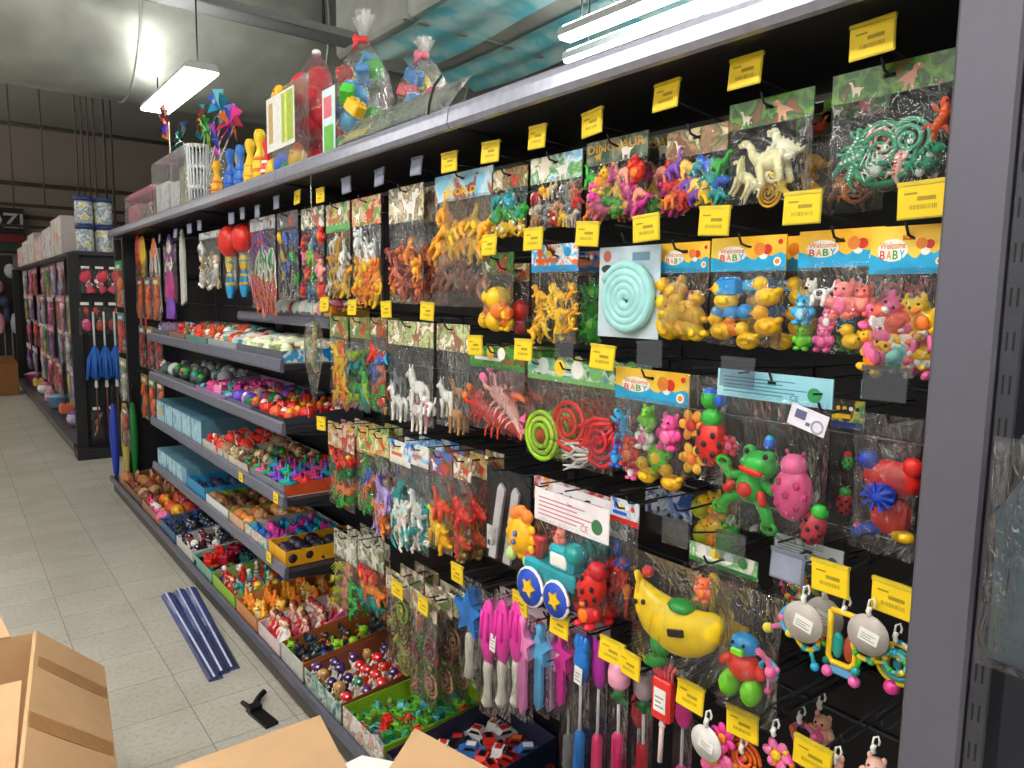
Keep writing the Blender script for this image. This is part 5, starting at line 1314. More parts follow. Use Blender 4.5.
T('open box of orange and yellow toy figures on the base shelf', 3.10, 3.38, .06, .11, solid('#c88a5a', .5), '#8a5030', ['chub', 'dino', 'pin'], [('#f0a81c', Or), (Or, Yw), ('#f0c050', Cr), ('#e8801c', Yw)], 4, 4, .095, 'orange or yellow toy figure in the open tan box')
T('lime and white box of red, white and teal toy soldiers', 3.41, 3.76, .06, .09, solid('#8fb83a', .5), '#d8d4d0', ['figure', 'pin', 'doll'], [(Rd, '#b81c1c', '#f0d0b0'), (Wh, Te, Rd), ('#c8302a', Yw, Cr), ('#2050a0', Wh, Rd), (Te, Gn, Wh)], 4, 5, .085, 'small red, white or teal toy soldier in the lime box')
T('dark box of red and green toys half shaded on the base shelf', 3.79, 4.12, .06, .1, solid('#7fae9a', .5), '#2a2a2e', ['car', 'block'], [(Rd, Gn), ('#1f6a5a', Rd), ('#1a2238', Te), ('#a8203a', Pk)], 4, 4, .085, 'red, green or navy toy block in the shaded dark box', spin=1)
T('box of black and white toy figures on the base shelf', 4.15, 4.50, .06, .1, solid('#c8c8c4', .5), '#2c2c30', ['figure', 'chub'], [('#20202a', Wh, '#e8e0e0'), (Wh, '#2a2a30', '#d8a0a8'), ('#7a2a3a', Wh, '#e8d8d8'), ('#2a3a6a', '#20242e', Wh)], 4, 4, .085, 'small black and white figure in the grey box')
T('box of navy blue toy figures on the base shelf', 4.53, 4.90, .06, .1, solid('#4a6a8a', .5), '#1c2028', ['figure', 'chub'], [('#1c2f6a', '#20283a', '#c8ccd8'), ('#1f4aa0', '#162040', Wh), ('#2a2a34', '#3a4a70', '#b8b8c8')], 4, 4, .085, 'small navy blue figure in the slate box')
T('box of orange, pink and red toys towards the far end of the base shelf', 4.93, 5.45, .06, .1, solid('#a87a5a', .5), '#6a3a28', ['chub', 'ball', 'egg'], [(Or, Yw), ('#e05a30', Rd), (Pk, Wh), ('#f0b020', Or), ('#d83a5a', Pk)], 4, 5, .08, 'small orange, pink or red toy in the tan far box')
T('box of brown and tan toys at the far end of the base shelf', 5.48, 6.3, .06, .1, solid('#7a5a40', .5), '#4a3424', ['chub', 'dino', 'ball'], [(Tn, Br), ('#b87a40', Or), (Br, Tn), ('#c8a070', Cr), ('#8a3a28', Rd)], 4, 7, .085, 'small brown or tan toy in the farthest base box')
def SH(i, label, Y0, Y1, hf, hb, out, inn, kinds, cols, nr, nc, size, toylabel, **k):
    return T(label, Y0, Y1, hf, hb, out, inn, kinds, cols, nr, nc, size, toylabel, z=SH_Z[i], X0=k.pop('X0', 1.078), X1=k.pop('X1', 1.44), **k)
# top mid shelf
SH(0, 'blue-sided box of pastel cream, mint and peach cups, top mid shelf', 2.92, 3.5, .05, .075, printed(('#1f86c8', '#49a8dc', '#e8f0f4', '#1f86c8'), 9, .35, 1.0), '#c8ccc8', ['cup', 'egg'], [('#f0ecc8', '#c8e8b8'), ('#e8f0d8', '#f4f0dc'), ('#b8dcc8', '#f0e8c8'), ('#f4d0b8', '#f0ecd8'), ('#d8e8a8', '#f4f4e4')], 5, 8, .075, 'pastel toy cup in the blue-sided box', front=solid('#5a5e68', .4))
SH(0, 'grey box of pastel mint and pink cups, farther than the blue-sided box', 3.52, 3.98, .05, .07, solid('#9aa4a8', .5), '#b8bcc0', ['cup', 'egg'], [('#a8dcd8', '#f0b8b0'), ('#f0c8b8', '#e8e8d8'), ('#d8ecd8', '#a8d8e0'), (Or, Rd)], 4, 6, .075, 'mint or pink toy cup in the grey box')
SH(0, 'clear-fronted box of orange and teal toys at the shelf joint', 4.02, 4.42, .05, .1, solid('#5a8a84', .5), '#3a5a58', ['egg', 'figure', 'chub'], [('#f0602a', Or), ('#3a9a94', Te), ('#e8502a', Rd), ('#8ab0a8', Wh)], 4, 5, .09, 'orange or teal toy in the box at the shelf joint')
SH(0, 'box of tan and red figures on the far half of the top mid shelf', 4.45, 4.82, .05, .1, solid('#8a6a5a', .5), '#4a3a34', ['figure', 'chub'], [('#c8a07a', Tn, '#e8d0b0'), (Rd, '#a01c1c', '#e8c8a0'), ('#7a6a40', '#c8a030', Cr), ('#b88a6a', Br, Cr)], 3, 4, .095, 'tan or red figure in the box on the far top mid shelf')
SH(0, 'farthest box of silver and dark glittery toys, top mid shelf', 4.85, 5.28, .05, .1, solid('#5a5a66', .5), '#3a3a44', ['ball', 'egg', 'chub'], [('#8a8a9a', Wh), ('#4a4a58', '#c8c8d8'), ('#6a5a7a', Pk), ('#b8bcc8', Gy)], 3, 5, .085, 'silver or dark glittery toy in the farthest top box')
# second
SH(1, 'dark box of red and orange ball-headed sticks, second mid shelf', 2.92, 3.3, .03, .06, solid('#3a3c46', .5), '#2a2a30', ['pin', 'ball', 'egg'], [(Rd, Or), ('#e83a24', Rd), ('#f0603a', Yw), ('#e02a1c', Wh)], 5, 5, .06, 'red or orange ball-headed toy in the dark second-shelf box')
SH(1, 'box of purple, green and red toys behind the red ball-headed sticks', 3.33, 3.68, .035, .07, solid('#6a6a8a', .5), '#3a2a3a', ['block', 'egg', 'ball'], [('#6a4ad0', Pu), ('#d8542a', Or), ('#2a8a4a', Gn), ('#c83a4a', Rd), ('#e8b090', Wh)], 4, 5, .065, 'purple, green or red toy in the grey-purple box', spin=1)
SH(1, 'box of pink and lilac toys in the middle of the second mid shelf', 3.71, 4.25, .035, .075, solid('#a87ab0', .5), '#7a3a6a', ['block', 'car'], [('#e84a9a', Pk), ('#b88ad8', Pu), ('#f090b8', Wh), ('#6ab8c0', Cy)], 4, 6, .075, 'pink or lilac toy in the mauve box', spin=1)
SH(1, 'farthest box of white and dark toys on the second mid shelf', 4.28, 5.25, .035, .08, solid('#6a6a70', .5), '#33333a', ['ball', 'chub', 'egg'], [('#c8ccd0', Wh), ('#4a5a58', Te), ('#7a6a60', Tn), ('#2a4a40', Gn), ('#b8b8c0', Gy)], 3, 8, .085, 'white or dark toy in the farthest second-shelf box')
# third
SH(2, 'orange and white box of teal, red and purple spinning tops', 2.93, 3.36, .05, .07, solid('#d8542a', .45), '#e8e6e2', ['top'], [('#14a0a0', Te), ('#e02a3a', Rd), ('#7a4ad0', Pu), ('#2a9ad8', Cy), ('#e8408a', Pk), ('#18a878', Gn)], 5, 6, .075, 'coloured spinning top in the orange and white box', front=solid('#7a808c', .35))
SH(2, 'box of cream and brown toys on the third mid shelf', 3.39, 3.76, .05, .07, printed(('#d8d0c4', '#c8bfae', '#8a5a4a'), 14, .4, 1.5), '#6a5040', ['chub', 'egg', 'ball'], [('#d8c8a0', Tn), ('#8a5a3a', Br), ('#c8b080', Cr), ('#5a3a2a', Tn), ('#3a6a4a', Gn)], 4, 5, .07, 'cream or brown toy in the printed beige box')
SH(2, 'white box of bright red and beige toys near the third shelf joint', 3.79, 4.15, .055, .08, solid('#c8c4bc', .45), '#7a5a4a', ['chub', 'ball', 'pin'], [('#e01c24', Rd), ('#d8c8b0', Cr), ('#f0382a', Wh), ('#a87a5a', Tn)], 4, 5, .08, 'bright red or beige toy in the white box')
def carton(label, Y0, Y1, X0, z, h, face, side, X1=1.44, mark=None, cat='box'):
    r = empty('toy_box', ((X0 + X1) / 2, (Y0 + Y1) / 2, z + .001), FACE); tag(r, label, cat)
    w, d = (Y1 - Y0) / 2, (X1 - X0) / 2
    mb = MB(); box(mb, (-w, -d, 0), (w, d, h), 0, .003); mb.obj('carton', side, r)
    mb = MB(); box(mb, (-w * .95, -d - .0015, h * .05), (w * .95, -d - .0002, h * .95)); 
    if mark: disc(mb, (0, h * .55), min(w, h) * .35, -d - .002, 1, 14)
    mb.obj('printed_front', [face, mark or face], r)
    return r
LB = printed(('#7fb4cc', '#9cc8da', '#b8dae6', '#6aa2c0'), 10, .35, 2.5, True)
for k in range(5):
    carton('light blue toy box on the third mid shelf, %s' % ('farthest, with yellow mark', 'second from the far end', 'third from the far end', 'fourth from the far end', 'nearest of five')[k], 5.25 - .215 * (k + 1), 5.25 - .215 * k - .008, 1.08, SH_Z[2], .15, LB, solid('#4a7a90', .5), 1.4, solid('#f0c020', .4) if k == 0 else None)
# lowest
SH(3, 'yellow box of small black toys at the near end of the lowest mid shelf', 2.93, 3.13, .07, .07, solid('#e8a818', .45), '#2a2030', ['car', 'ball'], [('#1c1a2a', Pu), ('#2a2030', '#4a3a70'), ('#20202a', '#6a8a50')], 5, 3, .06, 'small black or purple toy in the yellow box', spin=1)
SH(3, 'white box of pink and teal toys behind the yellow box', 3.16, 3.46, .06, .06, solid('#a8c4bc', .45), '#5a2a5a', ['block', 'egg'], [('#e83aa8', Mg), ('#18a0b8', Te), ('#1a78b8', Bl), ('#c83a9a', Pk)], 5, 4, .06, 'pink or teal toy in the pale green-white box', spin=1, front=printed(('#6ab8a8', '#d8dcd8', '#e8a890', '#9ac8c0'), 25, .4, 2.2))
SH(3, 'box of orange and tan toys beside the white box of pink toys', 3.49, 3.7, .06, .06, solid('#d8b090', .5), '#8a5a3a', ['egg', 'ball'], [('#f09a4a', Or), ('#e8b080', Cr), ('#d87a3a', Tn)], 4, 3, .06, 'orange or tan toy in the peach box')
SH(3, 'lime-edged box of brown toys in the middle of the lowest mid shelf', 3.73, 4.12, .06, .06, solid('#8ab820', .45), '#5a3a24', ['block', 'ball'], [('#6a4428', Br), ('#8a5a3a', Tn), ('#5a4a20', '#8a7a30')], 4, 5, .06, 'brown toy in the lime-edged box', front=solid('#d8dcdc', .4))
SH(3, 'bright blue box of navy toys on the lowest mid shelf', 4.15, 4.5, .08, .08, solid('#2a8ac0', .4), '#1a3a5a', ['block', 'ball'], [('#1c3a6a', Bl), ('#2a2a4a', Pu), ('#1a5a7a', Te)], 4, 4, .06, 'navy toy in the bright blue box')
for k in range(3):
    carton('pale blue toy box on the lowest mid shelf, %s from the far end' % ('first', 'second', 'third')[k], 5.28 - .25 * (k + 1), 5.28 - .25 * k - .008, 1.08, SH_Z[3], .12, LB, solid('#5a8aa0', .5), 1.4)
# narrow shelf of pink balls
T('clear box of pink and white balls on the narrow shelf', 3.0, 3.55, .03, .05, solid('#7a7a84', .4), '#5a5a60', ['ball'], [('#e87a8a', Pk), ('#f0e8e0', Pk), ('#d83a50', Wh), ('#c8e0d8', Wh), ('#e8a0a0', Rd)], 3, 7, .07, 'pink or white ball on the narrow shelf', z=1.50, X0=1.285, X1=1.46)
T('box of yellow and orange toys at the near end of the narrow shelf', 2.9, 2.98, .03, .05, solid('#c8a040', .4), '#7a5a20', ['chub'], [(Yw, Or), (Or, Yw)], 3, 2, .055, 'yellow or orange toy at the end of the narrow shelf', z=1.50, X0=1.285, X1=1.46)
# shelf-edge tickets
for k, (px, py, X, lb) in enumerate(((322, 424, 1.09, 'end of the second mid shelf'), (241, 477, 1.052, 'lip of the third mid shelf'), (276, 498, 1.052, 'near end of the third mid shelf'), (269, 557, 1.052, 'near end of the lowest mid shelf'))):
    p = at(px, py, X); mb = MB(); box(mb, (-.028, -.002, -.022), (.028, 0, .022)); rect(mb, -.018, .004, .004, .008, -.0024, 1); rect(mb, -.012, -.01, .016, -.004, -.0024, 1)
    o = mb.obj('shelf_ticket', [YEL, INK], None, p, (0, 0, FACE)); tag(o, 'yellow shelf ticket on the ' + lb, 'price ticket')
# ------------------------------------------------------------------ things on top of the run
ZT = TOPZ + .0305
def topthing(px, yb, X, label, cat, name):
    p = at(px, yb, X)
    r = empty(name, (X, p.y, ZT), FACE); tag(r, label, cat)
    return r, mpp((X, p.y, ZT))
def pinthing(px, yt, X, cols, label):
    p = at(px, 185, X); q = mpp((X, p.y, ZT + .2)); top = at(px, yt, X)
    s = at(px, yt, X).z - ZT
    o = toy('pin', cols, (X, p.y, ZT + s * .5), (s * .78, s * .78, s), (0, 0, FACE), None, 'bowling_pin'); tag(o, label, 'bowling pin')
pinthing(217, 160, 1.14, ('#f0b418', Or), 'orange-shaded yellow toy pin nearest the white basket')
pinthing(231, 148, 1.14, ('#2a6ac0', Bl), 'blue toy pin right of the orange-shaded yellow pin')
pinthing(240, 150, 1.2, ('#f0c018', Yw), 'slim yellow toy pin behind the two blue pins')
pinthing(241, 144, 1.12, ('#2f74cc', Bl), 'second blue toy pin, left of the two big yellow pins')
pinthing(251, 138, 1.13, ('#f2c81a', Yw), 'big yellow toy pin, left of a pair')
pinthing(261, 128, 1.14, ('#f5cc1c', Or), 'big yellow toy pin with orange collar, right of a pair')
pinthing(268, 138, 1.13, ('#d8241c', Wh), 'red toy pin with white band beside the clear toy set bag')
# white slotted basket
r, q = topthing(199, 203, 1.13, 'tall white slotted plastic basket holding foil pinwheels', 'basket', 'slotted_basket')
h = at(199, 144, 1.13).z - ZT; w = 10 * q
mb = MB()
for zz in (0, .3, .62, .94): lathe(mb, [(w * (.82 + .18 * zz), zz * h), (w * (.84 + .18 * zz), zz * h), (w * (.85 + .18 * zz), zz * h + h * .06), (w * (.8 + .18 * zz), zz * h + h * .06), (w * (.82 + .18 * zz), zz * h)], 0, 18)
for k in range(18):
    a = 2 * pi * k / 18; tube(mb, [(w * .82 * cos(a), w * .82 * sin(a), 0), (w * .995 * cos(a), w * .995 * sin(a), h)], w * .09, 0, 5)
mb.obj('basket_wall', solid('#dfe4e6', .4), r)
mb = MB(); lathe(mb, [(0, 0), (w * .8, 0), (w * .8, .004), (0, .004)], 0, 18); mb.obj('basket_base', solid('#cfd4d6', .4), r)
FO = [('#c81c30', '#8a1020', '#1f9ab0', '#b8421c'), ('#1f9ec8', '#0f7a9a', '#7ad0e0', '#1a5ac0'), ('#b02a4a', '#e83a9a', '#3a3ac0', '#d06a1c'), ('#1f9a4a', '#5ac86a', '#1c7a3a', '#a8d040'), ('#2a3ac0', '#5a7ae8', '#b83ac8', '#e070c0'), ('#b8461c', '#8a2a1c', '#d8802a', '#3a2a8a'), ('#1a6a5a', '#0f4a3a', '#2a4ab0', '#1c8a7a')]
WN = ('crimson', 'cyan', 'crimson and orange', 'bright green', 'blue and violet', 'rust orange', 'dark green')
for k, (px, py, s) in enumerate(((203, 122, 20), (222, 110, 24), (232, 125, 24), (208, 131, 18), (218, 140, 20), (167, 122, 20), (182, 142, 24))):
    X = 1.43 if k > 4 else 1.17 + .015 * (k % 3); p = at(px, py, X); q = mpp(p)
    r = empty('foil_pinwheel', p, FACE); tag(r, WN[k] + ' shiny foil pinwheel sticking up above the clear and white containers', 'pinwheel')
    o = toy('pinwheel', FO[k][:2] + FO[k][2:], (0, 0, 0), s * q * 1.75, (R(-.3, .3), R(0, 1), R(-.4, .4)), r, 'vane_wheel', .18)
    end = Vector((1.15, at(199, 200, 1.15).y, ZT + .02)) if k < 5 else Vector((1.43, p.y - .08, ZT + .02)); d = end - p
    mb = MB(); tube(mb, [(0, .012, 0), (-d.y, d.x + .0, d.z)], .004, 0, 6); mb.obj('stick', solid('#d8d0c0', .4), r)
# clear box with white things
def clearbox(label, pxl, pxr, ybl, yt, X0, depth, bits, tint='#f0f2f2', name='clear_box', cat='box'):
    a, b, t = at(pxl, ybl, X0), at(pxr, ybl - 15, X0), at(pxl, yt, X0)
    W = a.y - b.y
    W = min(W, .85)
    h = at((pxl + pxr) / 2, yt, X0).z - ZT
    r = empty(name, (X0 + depth / 2, b.y + W / 2, ZT), FACE); tag(r, label, cat)
    mb = MB(); box(mb, (-W / 2, -depth / 2, 0), (W / 2, depth / 2, h), 0, .012); mb.obj('clear_shell', film(tint, .1, .25, 16, .12), r)
    for i, (m, x0, x1, z0, z1, nm) in enumerate(bits):
        mb = MB(); box(mb, (W * x0, -depth * .42, h * z0 + .003), (W * x1, depth * .36, h * z1), 0, .01); mb.obj(nm, m, r)
    return r, W, h
clearbox('clear box with two white packs and green card inside, beside the white basket', 152, 186, 208, 152, 1.12, .24, [(solid('#f2f2f0', .5), -.46, -.12, 0, .62, 'white_pack'), (solid('#f4f4f2', .5), -.02, .2, 0, .55, 'white_pack'), (printed(('#5a8a4a', '#a8a080', '#d8d0c0'), 30), .24, .46, 0, .72, 'green_card')])
clearbox('pink-lidded clear box with green and pink toys at the far end of the top', 116, 150, 224, 192, 1.12, .24, [(solid('#e89ab8', .4), -.5, .5, .86, 1.0, 'pink_lid'), (printed(('#d86a8a', '#e8a0b8', '#f0d0d8'), 20), -.46, -.05, 0, .7, 'pink_toys'), (printed(('#3a6a50', '#8ab07a', '#e8e8e0'), 30), .0, .46, 0, .6, 'green_toys')], '#f4d4e0')
# gathered bags of toys
def gather(label, px, yt, yneck, yb, wpx, X, cols, kinds, n, size, tiecol, tuft=True, card=None, tint='#f4f6f6', lean=0.0):
    pb, pn, ptop = at(px, yb, X), at(px, yneck, X), at(px, yt, X)
    q = mpp((X, pb.y, ZT + .15)); h = pn.z - ZT; W = wpx * q
    r = empty('toy_bag', (X, pb.y, ZT), FACE); tag(r, label, 'bag of toys')
    rnd = random.Random(int(px))
    mb = MB(); n1, prof = 18, [(.0, 0), (.40, 0), (.49, .06), (.52, .3), (.5, .55), (.42, .75), (.24, .9), (.06, 1.0)]
    for i, (a, z) in enumerate(prof):
        for j in range(n1):
            th = 2 * pi * j / n1; k = a * W * (1 + (rnd.uniform(-.05, .05) if i > 1 else 0))
            mb.v.append((k * cos(th) + lean * z * W, k * sin(th) * .95, z * h))
    for i in range(len(prof) - 1):
        for j in range(n1):
            k = (j + 1) % n1; mb.f.append((i * n1 + j, i * n1 + k, (i + 1) * n1 + k, (i + 1) * n1 + j)); mb.m.append(0); mb.s.append(True)
    mb.obj('film_bag', film(tint, .1, .8, 30, .1), r)
    mb = MB(); lathe(mb, [(W * .055, -.012), (W * .09, -.006), (W * .09, .006), (W * .055, .012)], 0, 10, Matrix.Translation((lean * W, 0, h)))
    if tiecol:
        for s in (-1, 1): ell(mb, (lean * W - W * .16, -W * .05, h + s * W * .05), (W * .13, W * .03, W * .08), 0, (0, s * .5, 0))
    mb.obj('tie', solid(tiecol or '#e8e8e8', .4), r)
    if tuft:
        mb = MB(); th = ptop.z - pn.z
        for k in range(9):
            a = -.75 + k * .19; x0 = lean * W
            mb.add([(x0 - W * .03, 0, h), (x0 + W * .03, .004 * (k % 3 - 1), h), (x0 + sin(a) * th * .7 + W * .06, .02 * (k % 3 - 1), h + cos(a) * th), (x0 + sin(a) * th * .7 - W * .06, -.02 * (k % 2), h + cos(a) * th * .96)], [(0, 1, 2, 3)], 0, False)
        mb.obj('gathered_top', film('#ffffff', .35, .9, 30, .25), r)
    if card:
        mb = MB(); box(mb, (-W * .46, -W * .505, h * .04), (W * .02, -W * .5, h * .62)); rect(mb, -W * .4, h * .1, -W * .04, h * .34, -W * .507, 1); rect(mb, -W * .4, h * .4, -W * .1, h * .56, -W * .507, 2); mb.obj('printed_card', card, r)
    for k in range(n):
        z = h * (.08 + .74 * (k + .5) / n); f = .38 if z < h * .55 else .26
        toy(kinds[k % len(kinds)], cols[k % len(cols)], (W * rnd.uniform(-f, f), W * rnd.uniform(-f, f * .6), z), size * 1.25 * W, (rnd.uniform(-.4, .4), rnd.uniform(-1, 1), rnd.uniform(-.6, .6)), r)
    return r, W, h
r, W, h = gather('clear bag of red plastic balls between the toy set and block bags', 318, 40, 52, 158, 48, 1.27, [('#e02438', Rd), ('#d81c30', '#e83a4a')], ['ball'], 14, .42, None, False, tint='#f6c8cc')
gather('tall clear bag of blue, green and yellow blocks with red bow and white tuft', 364, 8, 40, 140, 62, 1.27, [('#1f9ad8', Cy), ('#28a8e0', Bl), ('#3fb83a', Lg), ('#e8c020', Yw), ('#1f8ad0', Cy), ('#d8302a', Rd), ('#4fc03a', Gn)], ['block', 'block', 'ball'], 22, .32, '#d81c24', True, [solid('#cfe8ec', .35), solid('#6aba4a', .35), solid('#d86a7a', .35)])
gather('short clear bag of blue and red blocks with white tuft, nearest on the shelf top', 424, 36, 56, 118, 56, 1.28, [('#1f8ad0', Cy), ('#2a98d8', Bl), ('#1f86cc', Cy), ('#d8304a', Pk), ('#e03a50', Rd), ('#3fae48', Gn), ('#f0c82a', Yw)], ['block'], 15, .34, '#c8647a', True)
# flat clear toy set bag
a, b = at(273, 170, 1.16), at(310, 150, 1.16)
W = a.y - b.y; h = at(290, 82, 1.16).z - ZT
r = empty('toy_bag', (1.16, (a.y + b.y) / 2, ZT), FACE); tag(r, 'clear toy set bag with lime striped card and blue and yellow balls', 'bag of toys')
pouch(W, h, .11, 901).obj('clear_pouch', FILM2, r)
mb = MB(); box(mb, (-W * .3, -.052, h * .32), (W * .44, -.05, h * .86)); rect(mb, W * .12, h * .36, W * .42, h * .84, -.0525, 1); rect(mb, W * .2, h * .36, W * .26, h * .84, -.053, 2); rect(mb, -W * .24, h * .4, -W * .12, h * .8, -.0525, 3)
mb.obj('printed_card', [solid('#e8e8e4', .35), solid('#a8c040', .35), solid('#d8e070', .35), solid('#c8a868', .35)], r)
for kd, cl, u, v, s in (('ball', (Bl, Cy), -.05, .17, .3), ('ball', (Yw, Or), -.3, .15, .28), ('egg', (Yw, Or), .24, .2, .36), ('ball', ('#3a9a4a', Lg), .08, .1, .22), ('egg', ('#f0b020', Yw), -.2, .9, .26)):
    toy(kd, cl, (u * W, -.01, v * h), (s * W, min(.1, s * W), s * W), (0, .2, 0), r)
# slanting clear tray pack with black cord
a, b = at(336, 146, 1.09), at(450, 108, 1.09)
W = a.y - b.y; h = .16
r = empty('clear_tray_pack', (1.095, (a.y + b.y) / 2, 2.0805), FACE); tag(r, 'flat clear film pack with dark green tray leaning on the shelf lip', 'pack')
mb = pouch(W, .13, .05, 902); mb.xf(Matrix.Translation((0, -.01, .02)) @ Matrix.Rotation(RD(-38), 4, 'X')); mb.obj('clear_pouch', film('#dfe8e0', .2, .9, 24, .12), r)
mb = MB(); box(mb, (-W * .46, -.004, .01), (W * .44, .004, .11)); mb.xf(Matrix.Translation((0, -.01, .02)) @ Matrix.Rotation(RD(-38), 4, 'X')); mb.obj('tray', printed(('#4a5a50', '#6a7a6c', '#8a968a', '#3a4a44'), 12, .4, 3.3), r)
mb = MB(); box(mb, (-W * .42, -.008, .012), (-W * .2, -.005, .05)); mb.xf(Matrix.Translation((0, -.01, .02)) @ Matrix.Rotation(RD(-38), 4, 'X')); mb.obj('yellow_label', solid('#d8c83a', .4), r)
mb = MB(); tube(mb, [(W * .5, -.03, .1), (W * .49, -.05, .07), (W * .47, -.055, .03), (W * .47, -.058, .0)], .004, 0, 6); mb.obj('black_cord', solid('#151518', .5), r)

# ------------------------------------------------------------------ hanging strips and far end of the run
def minipack(label, loc, rz, W, H, cols, card, kinds, n=3, cat='toy pack', group=None, film_=None, size=.5):
    r = empty('toy_pack', loc, rz); tag(r, label, cat, group); PN[0] += 1
    mb = MB(); box(mb, (-W / 2, -.001, H * .8), (W / 2, .001, H)); rect(mb, -W * .35, H * .84, W * .2, H * .92, -.0014, 1); mb.obj('header_card', [card, solid('#e8e4dc', .4)], r)
    pouch(W, H * .81, min(.05, W * .4), PN[0], 6, 7).obj('clear_pouch', film_ or FILM, r)
    for k in range(n):
        s = min(W, H) * size
        toy(kinds[k % len(kinds)], cols[k % len(cols)], (W * R(-.18, .18), 0, H * (.12 + .6 * (k + .5) / n)), (s, min(s, .06), s), (0, R(-.6, .6), 0), r)
    return r
p = at(313, 320, 1.03)
r = empty('pointed_pouch', (1.03, p.y, at(313, 404, 1.03).z), FACE); tag(r, 'pointed clear pouch of sand-coloured shells on a clear hanging strip', 'toy pack')
H = at(313, 318, 1.03).z - at(313, 404, 1.03).z; Wp = .055
mb = MB(); lathe(mb, [(.001, 0), (Wp * .2, H * .15), (Wp * .55, H * .5), (Wp * .6, H * .8), (Wp * .4, H * .95), (Wp * .1, H)], 0, 14); mb.obj('cone_film', film('#eef2ee', .12, .5, 30, .1), r)
mb = MB()
for k in range(8): ell(mb, (Wp * .16 * sin(k * 2.2), Wp * .14 * cos(k * 1.9), H * (.42 + .062 * k)), (Wp * .2, Wp * .18, H * .06), k % 2)
mb.obj('shells', [solid('#c8b088', .5), solid('#8a9a60', .5)], r)
mb = MB(); tube(mb, [(0, 0, H), (0, .001, TOPZ - r.location.z - .002)], .0016, 0, 5); mb.obj('hanging_strip', film('#ffffff', .25, .1, 10, .1), r)
FE = [(122, 232, '#c83a2a', 'orange'), (122, 300, '#c8452a', 'red-orange'), (124, 345, '#b8c0b0', 'pale green net')]
ST = (('orange toy pack under a green card, uppermost of the strip at the far end', 1.5, .34, [('#e8702a', Or), ('#d8402a', Rd)], '#2f8a4a'), ('red toy pack under a green and blue card, second on the far end strip', 1.16, .3, [('#e03a1c', Rd), ('#c8301c', Or)], '#3a7a8a'),
      ('pale green net pack, third on the far end strip', .8, .32, [('#b8c8a8', Wh), ('#8a9a7a', Gy)], '#9a9a70'), ('brown and red pack, lowest on the far end strip', .45, .3, [('#8a4a30', Br), ('#b03a2a', Rd)], '#6a4a3a'))
for lb, z, H, cl, cd in ST:
    minipack(lb, (1.035, 6.1, z), FACE, .26, H, cl, solid(cd, .4), ['chub', 'flower', 'egg'], 4)
FB = (('orange and red', [('#e8702a', Or), (Rd, Or)]), ('green and brown', [('#6a8a4a', Gn), (Br, Tn)]), ('silver and white', [('#b8bcc4', Wh), (Gy, Wh)]), ('dark red', [('#8a2a2a', Rd), ('#c8402a', Or)]), ('olive net', [('#8a8a5a', Tn), ('#6a7a50', Gn)]), ('tan', [(Tn, Br), ('#c8a070', Cr)]))
n = 0
for z, H, rn in ((1.42, .3, 'upper'), (1.05, .32, 'middle'), (.66, .34, 'lower')):
    for k in range(3):
        c = FB[(n * 5 + k) % 6]; n += 1
        lb = '%s toy pack in the farthest bay, %s row, %s' % (c[0], rn, ('nearest of three', 'middle of three', 'farthest of three')[k])
        y = 5.5 + .26 * k
        minipack(lb, (1.16, y, z), FACE, .22, H, c[1], solid(('#3a7a4a', '#a8803a', '#6a6a70', '#8a3a30')[n % 4], .4), ['chub', 'flower', 'egg', 'dino'], 5)
        hook(y, z + H - .012, 'hook of the ' + lb.replace(' toy pack', ' pack'))
mb = MB(); box(mb, (-.012, -.001, 0), (.012, .001, 1.66)); tag(mb.obj('hanging_strip', film('#ffffff', .2, .1, 10, .1), None, (1.065, 6.1, .4), (0, 0, FACE)), 'clear hanging strip carrying packs at the far end of the run', 'strip')
for k, (x, c, lb) in enumerate(((1.02, '#1d3fb0', 'folded royal blue umbrella standing at the far end of the base shelf'), (1.1, '#c8b860', 'folded straw-yellow umbrella standing beside the blue one'), (1.16, '#1f8a3a', 'folded green umbrella standing beside the straw-yellow one'))):
    r = empty('umbrella', (x, 6.5, .128)); tag(r, lb, 'umbrella')
    mb = MB(); lathe(mb, [(.006, 0), (.02, .03), (.036, .3), (.03, .5), (.014, .6)], 0, 10); mb.obj('canopy', solid(c, .5), r)
    mb = MB(); tube(mb, [(0, 0, .58), (0, 0, .72), (.0, -.03, .75), (.0, -.05, .72)], .008, 0, 6); mb.obj('handle', solid('#1c1c22', .4), r)

# ------------------------------------------------------------------ far shelving
FX, FY0, FY1 = .93, 8.14, 15.2
root = empty('gondola_frame', (FX, FY0, 0)); tag(root, 'farther dark shelving unit of pink packs beyond the toy run', 'shelving frame')
def fr(lo, hi, nm, m=STEEL, bev=.004):
    mb = MB(); box(mb, lo, hi, 0, bev); mb.xf(Matrix.Translation((-FX, -FY0, 0))); return mb.obj(nm, m, root)
fr((FX + .42, FY0 + .06, .1), (FX + .46, FY1, 1.98), 'back_panel', solid('#2a2629', .5))
fr((FX + .1, FY0 + .04, .1), (FX + .95, FY0 + .06, 1.98), 'end_board', STEEL2)
fr((FX + .06, FY0, 1.96), (FX + .95, FY1, 2.0), 'top_board', solid('#232329', .4)); fr((FX, FY0 + .1, .06), (FX + .42, FY1, .12), 'base_board', solid('#4a4c52', .4)); fr((FX + .02, FY0 + .1, 0), (FX + .04, FY1, .06), 'kick_plate', solid('#5a564e', .5))
fr((FX + .0, FY0 - .18, .0), (FX + .95, FY0 + .06, .1), 'end_base', STEEL2)
for y in (FY0 + .03, FY1 - .03): fr((FX + .02, y - .05, .0), (FX + .12, y + .02, 1.98), 'corner_post', STEEL2)
fr((FX + .06, FY1 - .06, .1), (FX + .5, FY1, 1.98), 'end_board', STEEL2)
